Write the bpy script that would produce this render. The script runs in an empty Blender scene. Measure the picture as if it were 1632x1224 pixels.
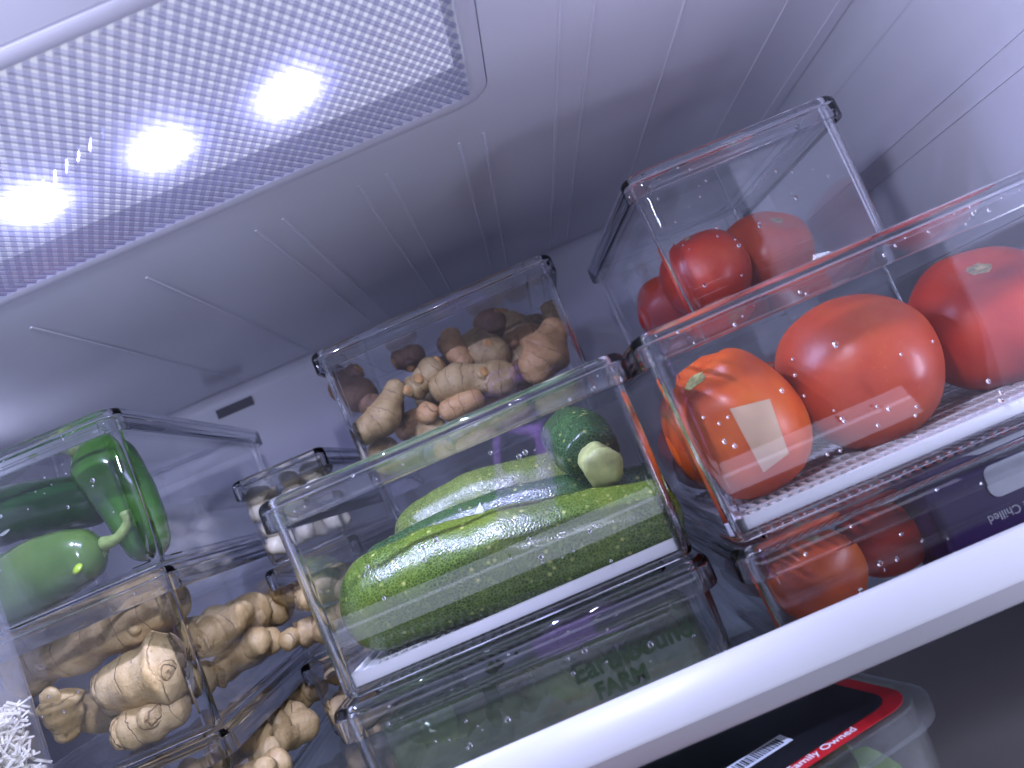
import bpy, bmesh, math, random
from mathutils import Vector, Matrix, noise
random.seed(7)
R = math.radians
SC = bpy.context.scene
COL = SC.collection

# ------------------------------------------------------------------ camera
# metres; the phone lens is the origin, Y runs into the refrigerator, Z up
FPX, ROLL, PITCH = 1226.0, R(23.3), math.atan(124 / 1226.0)
ct, st = math.cos(ROLL), math.sin(ROLL)
U0 = Vector((0, -math.sin(PITCH), math.cos(PITCH)))
FW = Vector((0, math.cos(PITCH), math.sin(PITCH)))
X0 = Vector((1, 0, 0))
CR, CU = ct * X0 - st * U0, st * X0 + ct * U0
cam_d = bpy.data.cameras.new('camera')
cam = bpy.data.objects.new('camera', cam_d)
COL.objects.link(cam)
cam.matrix_world = Matrix(((CR.x, CU.x, -FW.x, 0), (CR.y, CU.y, -FW.y, 0), (CR.z, CU.z, -FW.z, 0), (0, 0, 0, 1)))
cam_d.sensor_width = 36
cam_d.lens = 36 * FPX / 1632
cam_d.clip_start, cam_d.clip_end = 0.005, 50
cam_d.dof.use_dof = True
cam_d.dof.focus_distance = 0.50
cam_d.dof.aperture_fstop = 8.0
SC.camera = cam

# ------------------------------------------------------------------ render, world, lamps
SC.render.engine = 'CYCLES'
cy = SC.cycles
cy.max_bounces, cy.diffuse_bounces, cy.glossy_bounces = 20, 5, 8
cy.transmission_bounces, cy.transparent_max_bounces = 16, 48
cy.caustics_reflective = False
cy.caustics_refractive = False
cy.sample_clamp_indirect = 3.0
cy.use_denoising = True
SC.view_settings.view_transform = 'Standard'
SC.view_settings.look = 'None'
SC.view_settings.gamma = 1
SC.view_settings.exposure = 0.32
W = bpy.data.worlds.new('World')
SC.world = W
W.use_nodes = True
W.node_tree.nodes['Background'].inputs['Color'].default_value = (0.62, 0.66, 0.95, 1)
W.node_tree.nodes['Background'].inputs['Strength'].default_value = 0.20
CEIL = 0.228


def lamp(name, shape, size, power, color, loc, direction, size_y=None, parent=None):
    ld = bpy.data.lights.new(name, 'AREA')
    ld.shape, ld.size, ld.energy, ld.color = shape, size, power, color
    if size_y:
        ld.size_y = size_y
    o = bpy.data.objects.new(name, ld)
    COL.objects.link(o)
    o.location = loc
    o.rotation_euler = Vector(direction).to_track_quat('-Z', 'Y').to_euler()
    if parent:
        o.parent = parent
    return o


# the room in front of the open refrigerator: a lit strip low down, facing in
LCOL = (0.66, 0.69, 1.0)
lamp('door_sill_lamp', 'RECTANGLE', 0.74, 0.30, LCOL, (-0.01, -0.02, -0.186), (0.0, 0.85, 0.50), 0.050)
# added fill lamp high on the left wall, out of view
lamp('left_fill_lamp', 'RECTANGLE', 0.10, 0.28, LCOL, (-0.553, 0.655, 0.165), (1, -0.28, -0.02), 0.04)
# two added fill lamps near the opening, unseen, for right wall and left bins
lamp('ceiling_front_fill', 'RECTANGLE', 0.07, 2.7, LCOL, (0.004, 0.105, 0.200), (1, -0.10, -0.28), 0.035)
lamp('ceiling_front_fill', 'RECTANGLE', 0.04, 4.6, LCOL, (0.0, 0.055, 0.185), (-1, -0.09, -0.42), 0.02)
lamp('right_fill_lamp', 'RECTANGLE', 0.06, 0.8, LCOL, (0.378, 0.310, -0.115), (-1, 0.40, 0.15), 0.16)  # added fill lamp low on the right wall, out of view
LEDS = [-0.049 - 0.0735 * k for k in range(4)]


# ------------------------------------------------------------------ helpers
def link(o, parent=None):
    COL.objects.link(o)
    if parent is not None:
        o.parent = parent
    return o


def tag(o, label=None, cat=None, group=None, kind=None):
    if label:
        o['label'] = label
    if cat:
        o['category'] = cat
    if group:
        o['group'] = group
    if kind:
        o['kind'] = kind
    return o


def empty(name, loc=(0, 0, 0), rz=0.0):
    o = bpy.data.objects.new(name, None)
    o.empty_display_size = 0.02
    link(o)
    o.location = loc
    o.rotation_euler = (0, 0, rz)
    return o


def finish(name, bm, mats, parent=None, smooth=None, recalc=True):
    if recalc:
        bmesh.ops.recalc_face_normals(bm, faces=bm.faces)
    me = bpy.data.meshes.new(name)
    bm.to_mesh(me)
    bm.free()
    for m in (mats if isinstance(mats, (list, tuple)) else [mats]):
        me.materials.append(m)
    if smooth is not None:
        me.shade_smooth()
        if smooth < 179:
            me.set_sharp_from_angle(angle=R(smooth))
    return link(bpy.data.objects.new(name, me), parent)


def box(bm, x0, x1, y0, y1, z0, z1, mi=0):
    v = [bm.verts.new((x, y, z)) for z in (z0, z1) for x, y in ((x0, y0), (x1, y0), (x1, y1), (x0, y1))]
    for q in ((3, 2, 1, 0), (4, 5, 6, 7), (0, 1, 5, 4), (1, 2, 6, 5), (2, 3, 7, 6), (3, 0, 4, 7)):
        bm.faces.new([v[i] for i in q]).material_index = mi
    return v


def rr(w, d, r, n=6, cx=0, cy_=0):
    """rounded rectangle, counter clockwise from above; returns points and a corner flag per segment"""
    pts, flag = [], []
    for k, (sx, sy) in enumerate(((1, -1), (1, 1), (-1, 1), (-1, -1))):
        a0 = -math.pi / 2 + k * math.pi / 2
        for i in range(n + 1):
            a = a0 + math.pi / 2 * i / n
            pts.append((cx + sx * (w / 2 - r) + r * math.cos(a), cy_ + sy * (d / 2 - r) + r * math.sin(a)))
            flag.append(i < n)
    return pts, flag


def sweep(bm, w, d, r, profile, closed=True, n=6, mi=0, mi_flat=None):
    """sweep a profile [(outward offset, z)] round a rounded rectangle"""
    rings = []
    flag = None
    for off, z in profile:
        pts, flag = rr(w + 2 * off, d + 2 * off, max(r + off, 0.0006), n)
        rings.append([bm.verts.new((x, y, z)) for x, y in pts])
    N = len(rings[0])
    M = len(rings)
    for j in range(M if closed else M - 1):
        a, b = rings[j], rings[(j + 1) % M]
        for i in range(N):
            f = bm.faces.new((a[i], a[(i + 1) % N], b[(i + 1) % N], b[i]))
            f.material_index = mi if (flag[i] or mi_flat is None) else mi_flat
    return rings


def slab(bm, w, d, r, z0, z1, n=6, mi=0):
    lo, _ = rr(w, d, r, n)
    a = [bm.verts.new((x, y, z0)) for x, y in lo]
    b = [bm.verts.new((x, y, z1)) for x, y in lo]
    N = len(a)
    for i in range(N):
        bm.faces.new((a[i], a[(i + 1) % N], b[(i + 1) % N], b[i])).material_index = mi
    bm.faces.new(a[::-1]).material_index = mi
    bm.faces.new(b).material_index = mi


def catmull(P, t):
    n = len(P) - 1
    s = min(max(t, 0), 1) * n
    i = min(int(s), n - 1)
    u = s - i
    p0, p1, p2, p3 = P[max(i - 1, 0)], P[i], P[i + 1], P[min(i + 2, n)]
    if isinstance(p1, float):
        return p1 + u * (p2 - p1)
    return 0.5 * ((2 * p1) + (p2 - p0) * u + (2 * p0 - 5 * p1 + 4 * p2 - p3) * u * u + (3 * p1 - p0 - 3 * p2 + p3) * u ** 3)


def loft(bm, path, radii, seg=28, rings=40, cap0=1.0, cap1=1.0, lobes=0, lobe_amp=0.0, nz=0.0, nscale=60.0,
         bumps=None, squash=1.0, seed=0.0, mi=0):
    """a tube along a smooth path with rounded ends; stores the distance along it in the attribute 'along'"""
    lay = bm.verts.layers.float.get('along') or bm.verts.layers.float.new('along')
    P = [Vector(p) for p in path]
    Rd = [float(r) for r in radii]
    ts = [0.5 - 0.5 * math.cos(math.pi * i / rings) for i in range(rings + 1)]
    ts = [0.35 * a + 0.65 * i / rings if 2 < i < rings - 2 else a for i, a in enumerate(ts)]
    ts = sorted(ts)
    C = [catmull(P, t) for t in ts]
    Ls = [0.0]
    for i in range(1, len(C)):
        Ls.append(Ls[-1] + (C[i] - C[i - 1]).length)
    L = Ls[-1]
    up = None
    vr = []
    for i, c in enumerate(C):
        T = (C[min(i + 1, len(C) - 1)] - C[max(i - 1, 0)]).normalized()
        if up is None:
            up = T.orthogonal().normalized()
        up = (up - T * up.dot(T)).normalized()
        bi = T.cross(up)
        r = catmull(Rd, ts[i])
        c0, c1 = max(cap0 * Rd[0], 1e-5), max(cap1 * Rd[-1], 1e-5)
        s = Ls[i]
        if s < c0:
            r *= math.sqrt(max(0.0, 1 - ((c0 - s) / c0) ** 2))
        if L - s < c1:
            r *= math.sqrt(max(0.0, 1 - ((c1 - (L - s)) / c1) ** 2))
        if bumps:
            for pos, wid, amp in bumps:
                r *= 1 + amp * math.exp(-((s / L - pos) / wid) ** 2)
        r = max(r, 1e-5)
        ring = []
        for k in range(seg):
            a = 2 * math.pi * k / seg
            rk = r * (1 + lobe_amp * math.cos(lobes * a + seed))
            q = c + (up * math.cos(a) + bi * math.sin(a) * squash) * rk
            if nz:
                q += (q - c).normalized() * nz * min(1, r / Rd[0] * 2) * noise.fractal(q * nscale + Vector((seed, seed * 2, 0)), 1, 2, 3)
            v = bm.verts.new(q)
            v[lay] = s + seed
            ring.append(v)
        vr.append(ring)
    for i in range(len(vr) - 1):
        for k in range(seg):
            bm.faces.new((vr[i][k], vr[i][(k + 1) % seg], vr[i + 1][(k + 1) % seg], vr[i + 1][k])).material_index = mi
    bm.faces.new(vr[0][::-1]).material_index = mi
    bm.faces.new(vr[-1]).material_index = mi


def V(x, y, z):
    return Vector((x, y, z))


def ray_at(px, py, depth):
    """a point at a given distance into the refrigerator, on the sight line it was surveyed along"""
    d = FW + CR * ((px - 816) / FPX) - CU * ((py - 612) / FPX)
    return d * (depth / d.y)


# ------------------------------------------------------------------ materials
class NT:
    def __init__(s, name):
        s.m = bpy.data.materials.new(name)
        s.m.use_nodes = True
        s.t = s.m.node_tree
        s.t.nodes.clear()
        s.out = s.n('ShaderNodeOutputMaterial')

    def n(s, typ, **kw):
        nd = s.t.nodes.new(typ)
        for k, v in kw.items():
            if hasattr(nd, k) and k not in nd.inputs:
                setattr(nd, k, v)
            else:
                nd.inputs[k.replace('_', ' ')].default_value = v
        return nd

    def l(s, a, b):
        s.t.links.new(a, b)

    def math(s, op, a, b=None, c=None):
        nd = s.t.nodes.new('ShaderNodeMath')
        nd.operation = op
        for i, v in enumerate((a, b, c)):
            if v is None:
                continue
            if isinstance(v, (int, float)):
                nd.inputs[i].default_value = v
            else:
                s.l(v, nd.inputs[i])
        return nd.outputs[0]

    def coord(s, kind='Object', scale=(1, 1, 1)):
        tc = s.t.nodes.new('ShaderNodeTexCoord')
        mp = s.t.nodes.new('ShaderNodeMapping')
        mp.inputs['Scale'].default_value = scale
        s.l(tc.outputs[kind], mp.inputs['Vector'])
        return mp.outputs[0]

    def noise(s, vec, scale, detail=3, rough=0.5, dist=0.0):
        nd = s.t.nodes.new('ShaderNodeTexNoise')
        nd.inputs['Scale'].default_value = scale
        nd.inputs['Detail'].default_value = detail
        nd.inputs['Roughness'].default_value = rough
        nd.inputs['Distortion'].default_value = dist
        s.l(vec, nd.inputs['Vector'])
        return nd.outputs['Fac']

    def voronoi(s, vec, scale, feature='F1'):
        nd = s.t.nodes.new('ShaderNodeTexVoronoi')
        nd.feature = feature
        nd.inputs['Scale'].default_value = scale
        s.l(vec, nd.inputs['Vector'])
        return nd.outputs['Distance']

    def ramp(s, fac, stops):
        nd = s.t.nodes.new('ShaderNodeValToRGB')
        el = nd.color_ramp.elements
        while len(el) < len(stops):
            el.new(0.5)
        for e, (p, c) in zip(el, stops):
            e.position = p
            e.color = (*c, 1) if len(c) == 3 else c
        s.l(fac, nd.inputs[0])
        return nd.outputs[0]

    def mixc(s, fac, a, b, typ='MIX'):
        nd = s.t.nodes.new('ShaderNodeMix')
        nd.data_type = 'RGBA'
        nd.blend_type = typ
        for i, v in ((0, fac), (6, a), (7, b)):
            if isinstance(v, (int, float)):
                nd.inputs[i].default_value = v
            elif isinstance(v, tuple):
                nd.inputs[i].default_value = (*v, 1)
            else:
                s.l(v, nd.inputs[i])
        return nd.outputs[2]

    def bump(s, h, strength=0.3, dist=0.001):
        nd = s.t.nodes.new('ShaderNodeBump')
        nd.inputs['Strength'].default_value = strength
        nd.inputs['Distance'].default_value = dist
        s.l(h, nd.inputs['Height'])
        return nd.outputs[0]

    def bsdf(s, col, rough=0.5, normal=None, **kw):
        p = s.t.nodes.new('ShaderNodeBsdfPrincipled')
        for key, v in (('Base Color', col), ('Roughness', rough)):
            if isinstance(v, tuple):
                p.inputs[key].default_value = (*v, 1)
            elif isinstance(v, (int, float)):
                p.inputs[key].default_value = v
            else:
                s.l(v, p.inputs[key])
        if normal is not None:
            s.l(normal, p.inputs['Normal'])
        for k, v in kw.items():
            p.inputs[k.replace('_', ' ')].default_value = v
        return p.outputs[0]

    def mixs(s, fac, a, b):
        nd = s.t.nodes.new('ShaderNodeMixShader')
        if isinstance(fac, (int, float)):
            nd.inputs[0].default_value = fac
        else:
            s.l(fac, nd.inputs[0])
        s.l(a, nd.inputs[1])
        s.l(b, nd.inputs[2])
        return nd.outputs[0]

    def done(s, sh):
        s.l(sh, s.out.inputs[0])
        return s.m


def schlick(t, f0=0.045, normal=None):
    lw = t.t.nodes.new('ShaderNodeLayerWeight')
    lw.inputs['Blend'].default_value = 0.5
    if normal is not None:
        t.l(normal, lw.inputs['Normal'])
    return t.math('MULTIPLY_ADD', t.math('POWER', lw.outputs['Facing'], 5.0), 1 - f0, f0)


def thin_plastic(name, fog=0.05, tint=(0.982, 0.986, 0.99), seed=0.0, fog_low=0.0, mist_col=(0.8, 0.82, 0.86)):
    """flat moulded wall: sees straight through, mirrors by angle, with faint condensation and scuffs"""
    t = NT(name)
    c = t.coord()
    tr = t.n('ShaderNodeBsdfTransparent', Color=(*tint, 1))
    gl = t.n('ShaderNodeBsdfGlossy', Color=(1, 1, 1, 1), Roughness=0.03)
    base = t.mixs(schlick(t), tr.outputs[0], gl.outputs[0])
    nz = t.noise(c, 16 + seed, 4, 0.6, 0.4)
    fz = t.n('ShaderNodeMapRange', From_Min=0.42, From_Max=0.75, To_Min=0.25 * fog, To_Max=fog)
    t.l(nz, fz.inputs['Value'])
    fac = fz.outputs[0]
    if fog_low:
        sp = t.t.nodes.new('ShaderNodeSeparateXYZ')
        t.l(c, sp.inputs[0])
        mr = t.n('ShaderNodeMapRange', From_Min=0.075, From_Max=0.0, To_Min=0.0, To_Max=fog_low)
        t.l(sp.outputs['Z'], mr.inputs['Value'])
        fac = t.math('MULTIPLY_ADD', mr.outputs[0], t.math('ADD', nz, 0.3), fac)
    df = t.n('ShaderNodeBsdfDiffuse', Color=(*mist_col, 1))
    tl = t.n('ShaderNodeBsdfTranslucent', Color=(*mist_col, 1))
    mist = t.mixs(0.5, df.outputs[0], tl.outputs[0])
    return t.done(t.mixs(fac, base, mist))


def solid_clear(name, tint=(0.93, 0.945, 0.965), rough=0.0, ior=1.49):
    t = NT(name)
    g = t.n('ShaderNodeBsdfGlass', Color=(*tint, 1), Roughness=rough, IOR=ior)
    return t.done(g.outputs[0])


def plain(name, col, rough=0.4, var=0.06, scale=30, bump=0.0, bscale=400, **kw):
    t = NT(name)
    c = t.coord()
    k = tuple(min(1, x * (1 + var)) for x in col)
    d = tuple(x * (1 - var) for x in col)
    colr = t.ramp(t.noise(c, scale, 4), [(0.3, d), (0.7, k)])
    nm = t.bump(t.noise(c, bscale, 2), bump, 0.0005) if bump else None
    return t.done(t.bsdf(colr, rough, nm, **kw))


M = {}
M['wall'] = plain('white_fridge_plastic', (0.71, 0.72, 0.78), 0.32, 0.02, 9, 0.03, 700)
M['ceil'] = plain('white_ceiling_plastic', (0.71, 0.72, 0.78), 0.17, 0.02, 7, 0.02, 500)
M['rail'] = plain('white_rail_plastic', (0.47, 0.48, 0.47), 0.35, 0.015, 14, 0.03, 900)
M['lower_wall'] = plain('lower_wall_plastic', (0.26, 0.235, 0.22), 0.45, 0.03, 9, 0.04, 700)
M['slot'] = plain('dark_vent', (0.10, 0.10, 0.12), 0.5)
M['thin'] = thin_plastic('clear_bin_wall', 0.012)
M['thin_lid'] = thin_plastic('clear_lid_plate', 0.015, seed=3)
M['thin_mist'] = thin_plastic('misted_bin_wall', 0.015, seed=5, fog_low=0.025)
M['clear'] = solid_clear('clear_moulded_plastic', (0.97, 0.975, 0.98))
M['grey_clear'] = solid_clear('clear_lid_plastic', (0.965, 0.972, 0.98), 0.0, 1.46)
M['water'] = solid_clear('water', (1, 1, 1), 0, 1.33)
M['shelf_glass'] = thin_plastic('shelf_glass', 0.03, (0.90, 0.95, 0.95), 2)
M['tray'] = plain('white_tray_plastic', (0.78, 0.79, 0.80), 0.35, 0.02)
M['jar'] = thin_plastic('cloudy_jar_wall', 0.10, seed=4)


def skin_tomato(name, a, b, c_):
    t = NT(name)
    c = t.coord()
    col = t.ramp(t.noise(c, 26, 4, 0.55), [(0.30, a), (0.52, b), (0.78, c_)])
    speck = t.math('LESS_THAN', t.voronoi(c, 260), 0.10)
    col = t.mixc(t.math('MULTIPLY', speck, 0.30), col, (0.75, 0.35, 0.12))
    nm = t.bump(t.noise(c, 120, 3), 0.12, 0.0008)
    return t.done(t.bsdf(col, t.ramp(t.noise(c, 60), [(0.3, (0.30,) * 3), (0.7, (0.48,) * 3)]), nm,
                         Subsurface_Weight=0.12, Subsurface_Radius=(0.006, 0.002, 0.001), Subsurface_Scale=1.0))


M['tomato'] = skin_tomato('tomato_skin', (0.38, 0.022, 0.012), (0.50, 0.040, 0.014), (0.57, 0.075, 0.018))
M['tomato_pale'] = skin_tomato('pale_tomato_skin', (0.44, 0.05, 0.020), (0.53, 0.075, 0.026), (0.58, 0.115, 0.035))
M['tomato_orange'] = skin_tomato('orange_tomato_skin', (0.58, 0.06, 0.012), (0.70, 0.11, 0.013), (0.76, 0.19, 0.025))
M['scar'] = plain('stem_scar', (0.36, 0.29, 0.15), 0.8, 0.5, 240, 0.6, 700)
M['scar_green'] = plain('green_stem_scar', (0.34, 0.33, 0.12), 0.8, 0.5, 260, 0.6, 700)
M['flesh'] = plain('cut_tomato_flesh', (0.66, 0.16, 0.05), 0.3, 0.25, 90, 0.3, 200)
M['skin_patch'] = plain('beige_finger_reflection', (0.62, 0.42, 0.26), 0.5, 0.06, 60)  # colour of the finger reflection painted on the orange tomato


def skin_zucchini(name, dark, mid, pale, seed):
    t = NT(name)
    c = t.coord('Object', (1, 1, 1))
    at = t.n('ShaderNodeAttribute', attribute_name='along')
    big = t.noise(c, 15 + seed, 3, 0.5, 0.6)
    base = t.ramp(big, [(0.32, dark), (0.55, mid), (0.8, pale)])
    v = t.voronoi(c, 520, 'DISTANCE_TO_EDGE')
    net = t.math('LESS_THAN', v, 0.09)
    base = t.mixc(t.math('MULTIPLY', net, 0.60), base, tuple(min(1, x * 2.6 + 0.035) for x in mid))
    v2 = t.voronoi(c, 170)
    sp = t.n('ShaderNodeMapRange', From_Min=0.26, From_Max=0.10, To_Min=0, To_Max=1)
    t.l(v2, sp.inputs['Value'])
    gate = t.n('ShaderNodeMapRange', From_Min=0.42, From_Max=0.60, To_Min=0, To_Max=0.85)
    t.l(t.noise(c, 55, 2), gate.inputs['Value'])
    base = t.mixc(t.math('MULTIPLY', sp.outputs[0], gate.outputs[0]), base, (0.46, 0.48, 0.13))
    nm = t.bump(t.math('ADD', v, t.math('MULTIPLY', t.noise(c, 90, 3), 1.2)), 0.24, 0.0007)
    rg = t.ramp(t.noise(c, 180), [(0.3, (0.17,) * 3), (0.7, (0.30,) * 3)])
    return t.done(t.bsdf(base, rg, nm, Specular_IOR_Level=0.42))


M['zuc'] = skin_zucchini('zucchini_skin', (0.016, 0.042, 0.003), (0.052, 0.092, 0.004), (0.140, 0.178, 0.007), 0)
M['zuc_dark'] = skin_zucchini('dark_zucchini_skin', (0.010, 0.030, 0.008), (0.022, 0.062, 0.014), (0.05, 0.10, 0.02), 4)
M['zuc_pale'] = skin_zucchini('pale_zucchini_skin', (0.036, 0.064, 0.010), (0.095, 0.135, 0.024), (0.18, 0.22, 0.05), 7)
M['zuc_end'] = plain('zucchini_cut_stem', (0.42, 0.46, 0.16), 0.5, 0.25, 160, 0.4, 400)


def skin_root(name, dark, mid, pale, ring=210.0, ringw=0.10, rough=0.62, nsc=55, ringdark=(0.10, 0.055, 0.02), bump=0.55):
    t = NT(name)
    c = t.coord()
    at = t.n('ShaderNodeAttribute', attribute_name='along')
    nz = t.noise(c, nsc, 5, 0.62, 0.3)
    base = t.ramp(nz, [(0.28, dark), (0.52, mid), (0.78, pale)])
    wob = t.math('MULTIPLY_ADD', t.noise(c, 60, 3), 0.012, at.outputs['Fac'])
    saw = t.math('PINGPONG', t.math('MULTIPLY', wob, ring), 1.0)
    line = t.n('ShaderNodeMapRange', From_Min=ringw, From_Max=0.0, To_Min=0, To_Max=1)
    t.l(saw, line.inputs['Value'])
    gate = t.n('ShaderNodeMapRange', From_Min=0.38, From_Max=0.58, To_Min=0.1, To_Max=0.85)
    t.l(t.noise(c, 42, 2), gate.inputs['Value'])
    lf = t.math('MULTIPLY', line.outputs[0], gate.outputs[0])
    base = t.mixc(lf, base, ringdark)
    spots = t.math('GREATER_THAN', t.noise(c, 210, 3), 0.66)
    base = t.mixc(t.math('MULTIPLY', spots, 0.45), base, ringdark)
    h = t.math('ADD', t.math('MULTIPLY', lf, -0.9), t.math('ADD', t.math('MULTIPLY', t.noise(c, 130, 4), 1.1), t.math('MULTIPLY', t.noise(c, 480, 3), 0.4)))
    return t.done(t.bsdf(base, rough, t.bump(h, bump, 0.0011)))


M['turmeric'] = skin_root('turmeric_skin', (0.20, 0.125, 0.045), (0.37, 0.255, 0.10), (0.50, 0.37, 0.165))
M['turmeric_orange'] = skin_root('orange_turmeric_skin', (0.29, 0.15, 0.05), (0.46, 0.26, 0.10), (0.54, 0.35, 0.15))
M['turmeric_dark'] = skin_root('dark_turmeric_skin', (0.12, 0.06, 0.035), (0.22, 0.12, 0.06), (0.30, 0.18, 0.09))
M['turmeric_tip'] = plain('turmeric_broken_tip', (0.42, 0.22, 0.06), 0.7, 0.45, 200, 0.6, 500)
M['ginger'] = skin_root('ginger_skin', (0.34, 0.225, 0.085), (0.56, 0.405, 0.175), (0.72, 0.57, 0.30), 85, 0.05, 0.55, 40, (0.26, 0.175, 0.075), 0.9)
M['ginger_end'] = skin_root('ginger_flaky_end', (0.26, 0.165, 0.06), (0.50, 0.355, 0.15), (0.70, 0.55, 0.31), 700, 0.35, 0.8, 210, (0.16, 0.10, 0.045), 1.0)
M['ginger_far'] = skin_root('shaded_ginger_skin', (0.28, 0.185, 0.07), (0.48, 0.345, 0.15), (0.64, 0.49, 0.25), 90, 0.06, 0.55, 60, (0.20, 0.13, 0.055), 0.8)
M['garlic'] = plain('peeled_garlic', (0.72, 0.66, 0.48), 0.35, 0.08, 60, 0.2, 160)


def skin_pepper(name, dark, mid, pale):
    t = NT(name)
    c = t.coord()
    col = t.ramp(t.noise(c, 22, 3, 0.5, 0.3), [(0.3, dark), (0.55, mid), (0.8, pale)])
    nm = t.bump(t.noise(c, 60, 3), 0.12, 0.001)
    return t.done(t.bsdf(col, t.ramp(t.noise(c, 90), [(0.35, (0.12,) * 3), (0.7, (0.26,) * 3)]), nm, Specular_IOR_Level=0.6))


M['pep_dark'] = skin_pepper('dark_pepper_skin', (0.006, 0.036, 0.007), (0.011, 0.060, 0.010), (0.025, 0.10, 0.015))
M['pep'] = skin_pepper('green_pepper_skin', (0.018, 0.08, 0.006), (0.038, 0.135, 0.010), (0.07, 0.19, 0.02))
M['pep_pale'] = skin_pepper('pale_pepper_skin', (0.036, 0.088, 0.012), (0.066, 0.135, 0.020), (0.115, 0.190, 0.036))
M['pep_stem'] = plain('pepper_stem', (0.20, 0.28, 0.07), 0.5, 0.3, 130, 0.5, 300)
M['pep_spot'] = plain('yellow_pepper_spot', (0.28, 0.42, 0.03), 0.3, 0.1, 90)

# ------------------------------------------------------------------ the setting: refrigerator liner
XL, XR, YB, YF, ZL = -0.56, 0.387, 0.945, 0.12, -0.285
PX0, PX1, PY0, PY1 = -0.362, 0.061, 0.277, 0.482        # light opening

bm = bmesh.new()
CT = CEIL + 0.03
box(bm, XL - 0.02, PX0, YF, YB + 0.02, CEIL, CT)
box(bm, PX1, XR + 0.02, YF, YB + 0.02, CEIL, CT)
box(bm, PX0, PX1, YF, PY0, CEIL, CT)
box(bm, PX0, PX1, PY1, YB + 0.02, CEIL, CT)
for sx in (PX0, PX1):                                    # rounded corners of the light opening
    for sy in (PY0, PY1):
        dx_, dy_ = (1 if sx == PX0 else -1), (1 if sy == PY0 else -1)
        q = [(sx, sy)] + [(sx + dx_ * 0.0215 * (1 - math.cos(a_)), sy + dy_ * 0.0215 * (1 - math.sin(a_))) for a_ in [math.pi / 2 * k / 6 for k in range(7)]]
        lo_ = [bm.verts.new((x_, y_, CEIL + 0.0001)) for x_, y_ in q]
        hi_ = [bm.verts.new((x_, y_, CEIL + 0.003)) for x_, y_ in q]
        bm.faces.new(lo_)
        bm.faces.new(hi_[::-1])
        for k in range(len(q)):
            bm.faces.new((lo_[k], lo_[(k + 1) % len(q)], hi_[(k + 1) % len(q)], hi_[k]))
ceil = tag(finish('ceiling', bm, M['ceil']), kind='structure')

bm = bmesh.new()                                         # shallow moulded steps running to the back
for x in (-0.30, -0.21, -0.125, -0.104, -0.045, -0.023, 0.033, 0.052, 0.109, 0.1305, 0.197, 0.2895, 0.345):
    y0 = 0.53 if x < 0.07 else 0.13
    v = [(x - 0.0014, 0), (x - 0.0005, -0.0008), (x + 0.0005, -0.0008), (x + 0.0014, 0)]
    a = [bm.verts.new((p, y0, CEIL + q)) for p, q in v]
    b = [bm.verts.new((p, YB - 0.012, CEIL + q)) for p, q in v]
    for i in range(3):
        bm.faces.new((a[i], a[i + 1], b[i + 1], b[i]))
    bm.faces.new(a[::-1])
    bm.faces.new(b)
ribs = finish('rib', bm, M['ceil'], ceil)
tag(ribs, kind='stuff')

bm = bmesh.new()
box(bm, XL - 0.02, XR + 0.02, YB, YB + 0.02, ZL - 0.02, CEIL - 0.0005)
back = tag(finish('back_wall', bm, M['wall']), kind='structure')
bm = bmesh.new()
box(bm, -0.353, -0.305, YB - 0.0025, YB - 0.0002, 0.200, 0.2115)
finish('air_vent', bm, M['slot'], back)

bm = bmesh.new()
box(bm, XR, XR + 0.02, YF, YB - 0.0005, ZL - 0.02, CEIL - 0.0005)
rw = tag(finish('right_wall', bm, M['wall']), kind='structure')
bm = bmesh.new()
for z in (0.127, 0.1085, -0.02):
    box(bm, XR - 0.0011, XR - 0.0001, 0.13, YB - 0.02, z - 0.0006, z + 0.0006)
tag(finish('rib', bm, M['wall'], rw), kind='stuff')
bm = bmesh.new()
box(bm, XL - 0.02, XL, YF, YB - 0.0005, ZL - 0.02, CEIL - 0.0005)
tag(finish('left_wall', bm, M['wall']), kind='structure')
bm = bmesh.new()
box(bm, XL, XR, YF, YB - 0.0005, ZL - 0.02, ZL)
tag(finish('compartment_floor', bm, M['lower_wall']), kind='structure')
# cove where ceiling meets walls
bm = bmesh.new()


def cove(pts_a, pts_b):
    a = [bm.verts.new(p) for p in pts_a]
    b = [bm.verts.new(p) for p in pts_b]
    for i in range(len(a) - 1):
        bm.faces.new((a[i], a[i + 1], b[i + 1], b[i]))


rc = 0.026
arc = [(rc * (1 - math.sin(t * math.pi / 16)), rc * (1 - math.cos(t * math.pi / 16))) for t in range(9)]
cove([(XR - 0.0004 - p, YF + .01, CEIL - 0.0004 - q) for p, q in arc], [(XR - 0.0004 - p, YB - 0.001, CEIL - 0.0004 - q) for p, q in arc])
cove([(XL + 0.01, YB - 0.0004 - p * .5, CEIL - 0.0004 - q * .5) for p, q in arc], [(XR - 0.001, YB - 0.0004 - p * .5, CEIL - 0.0004 - q * .5) for p, q in arc])
o = finish('cove_moulding', bm, M['ceil'], ceil, 180)

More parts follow.
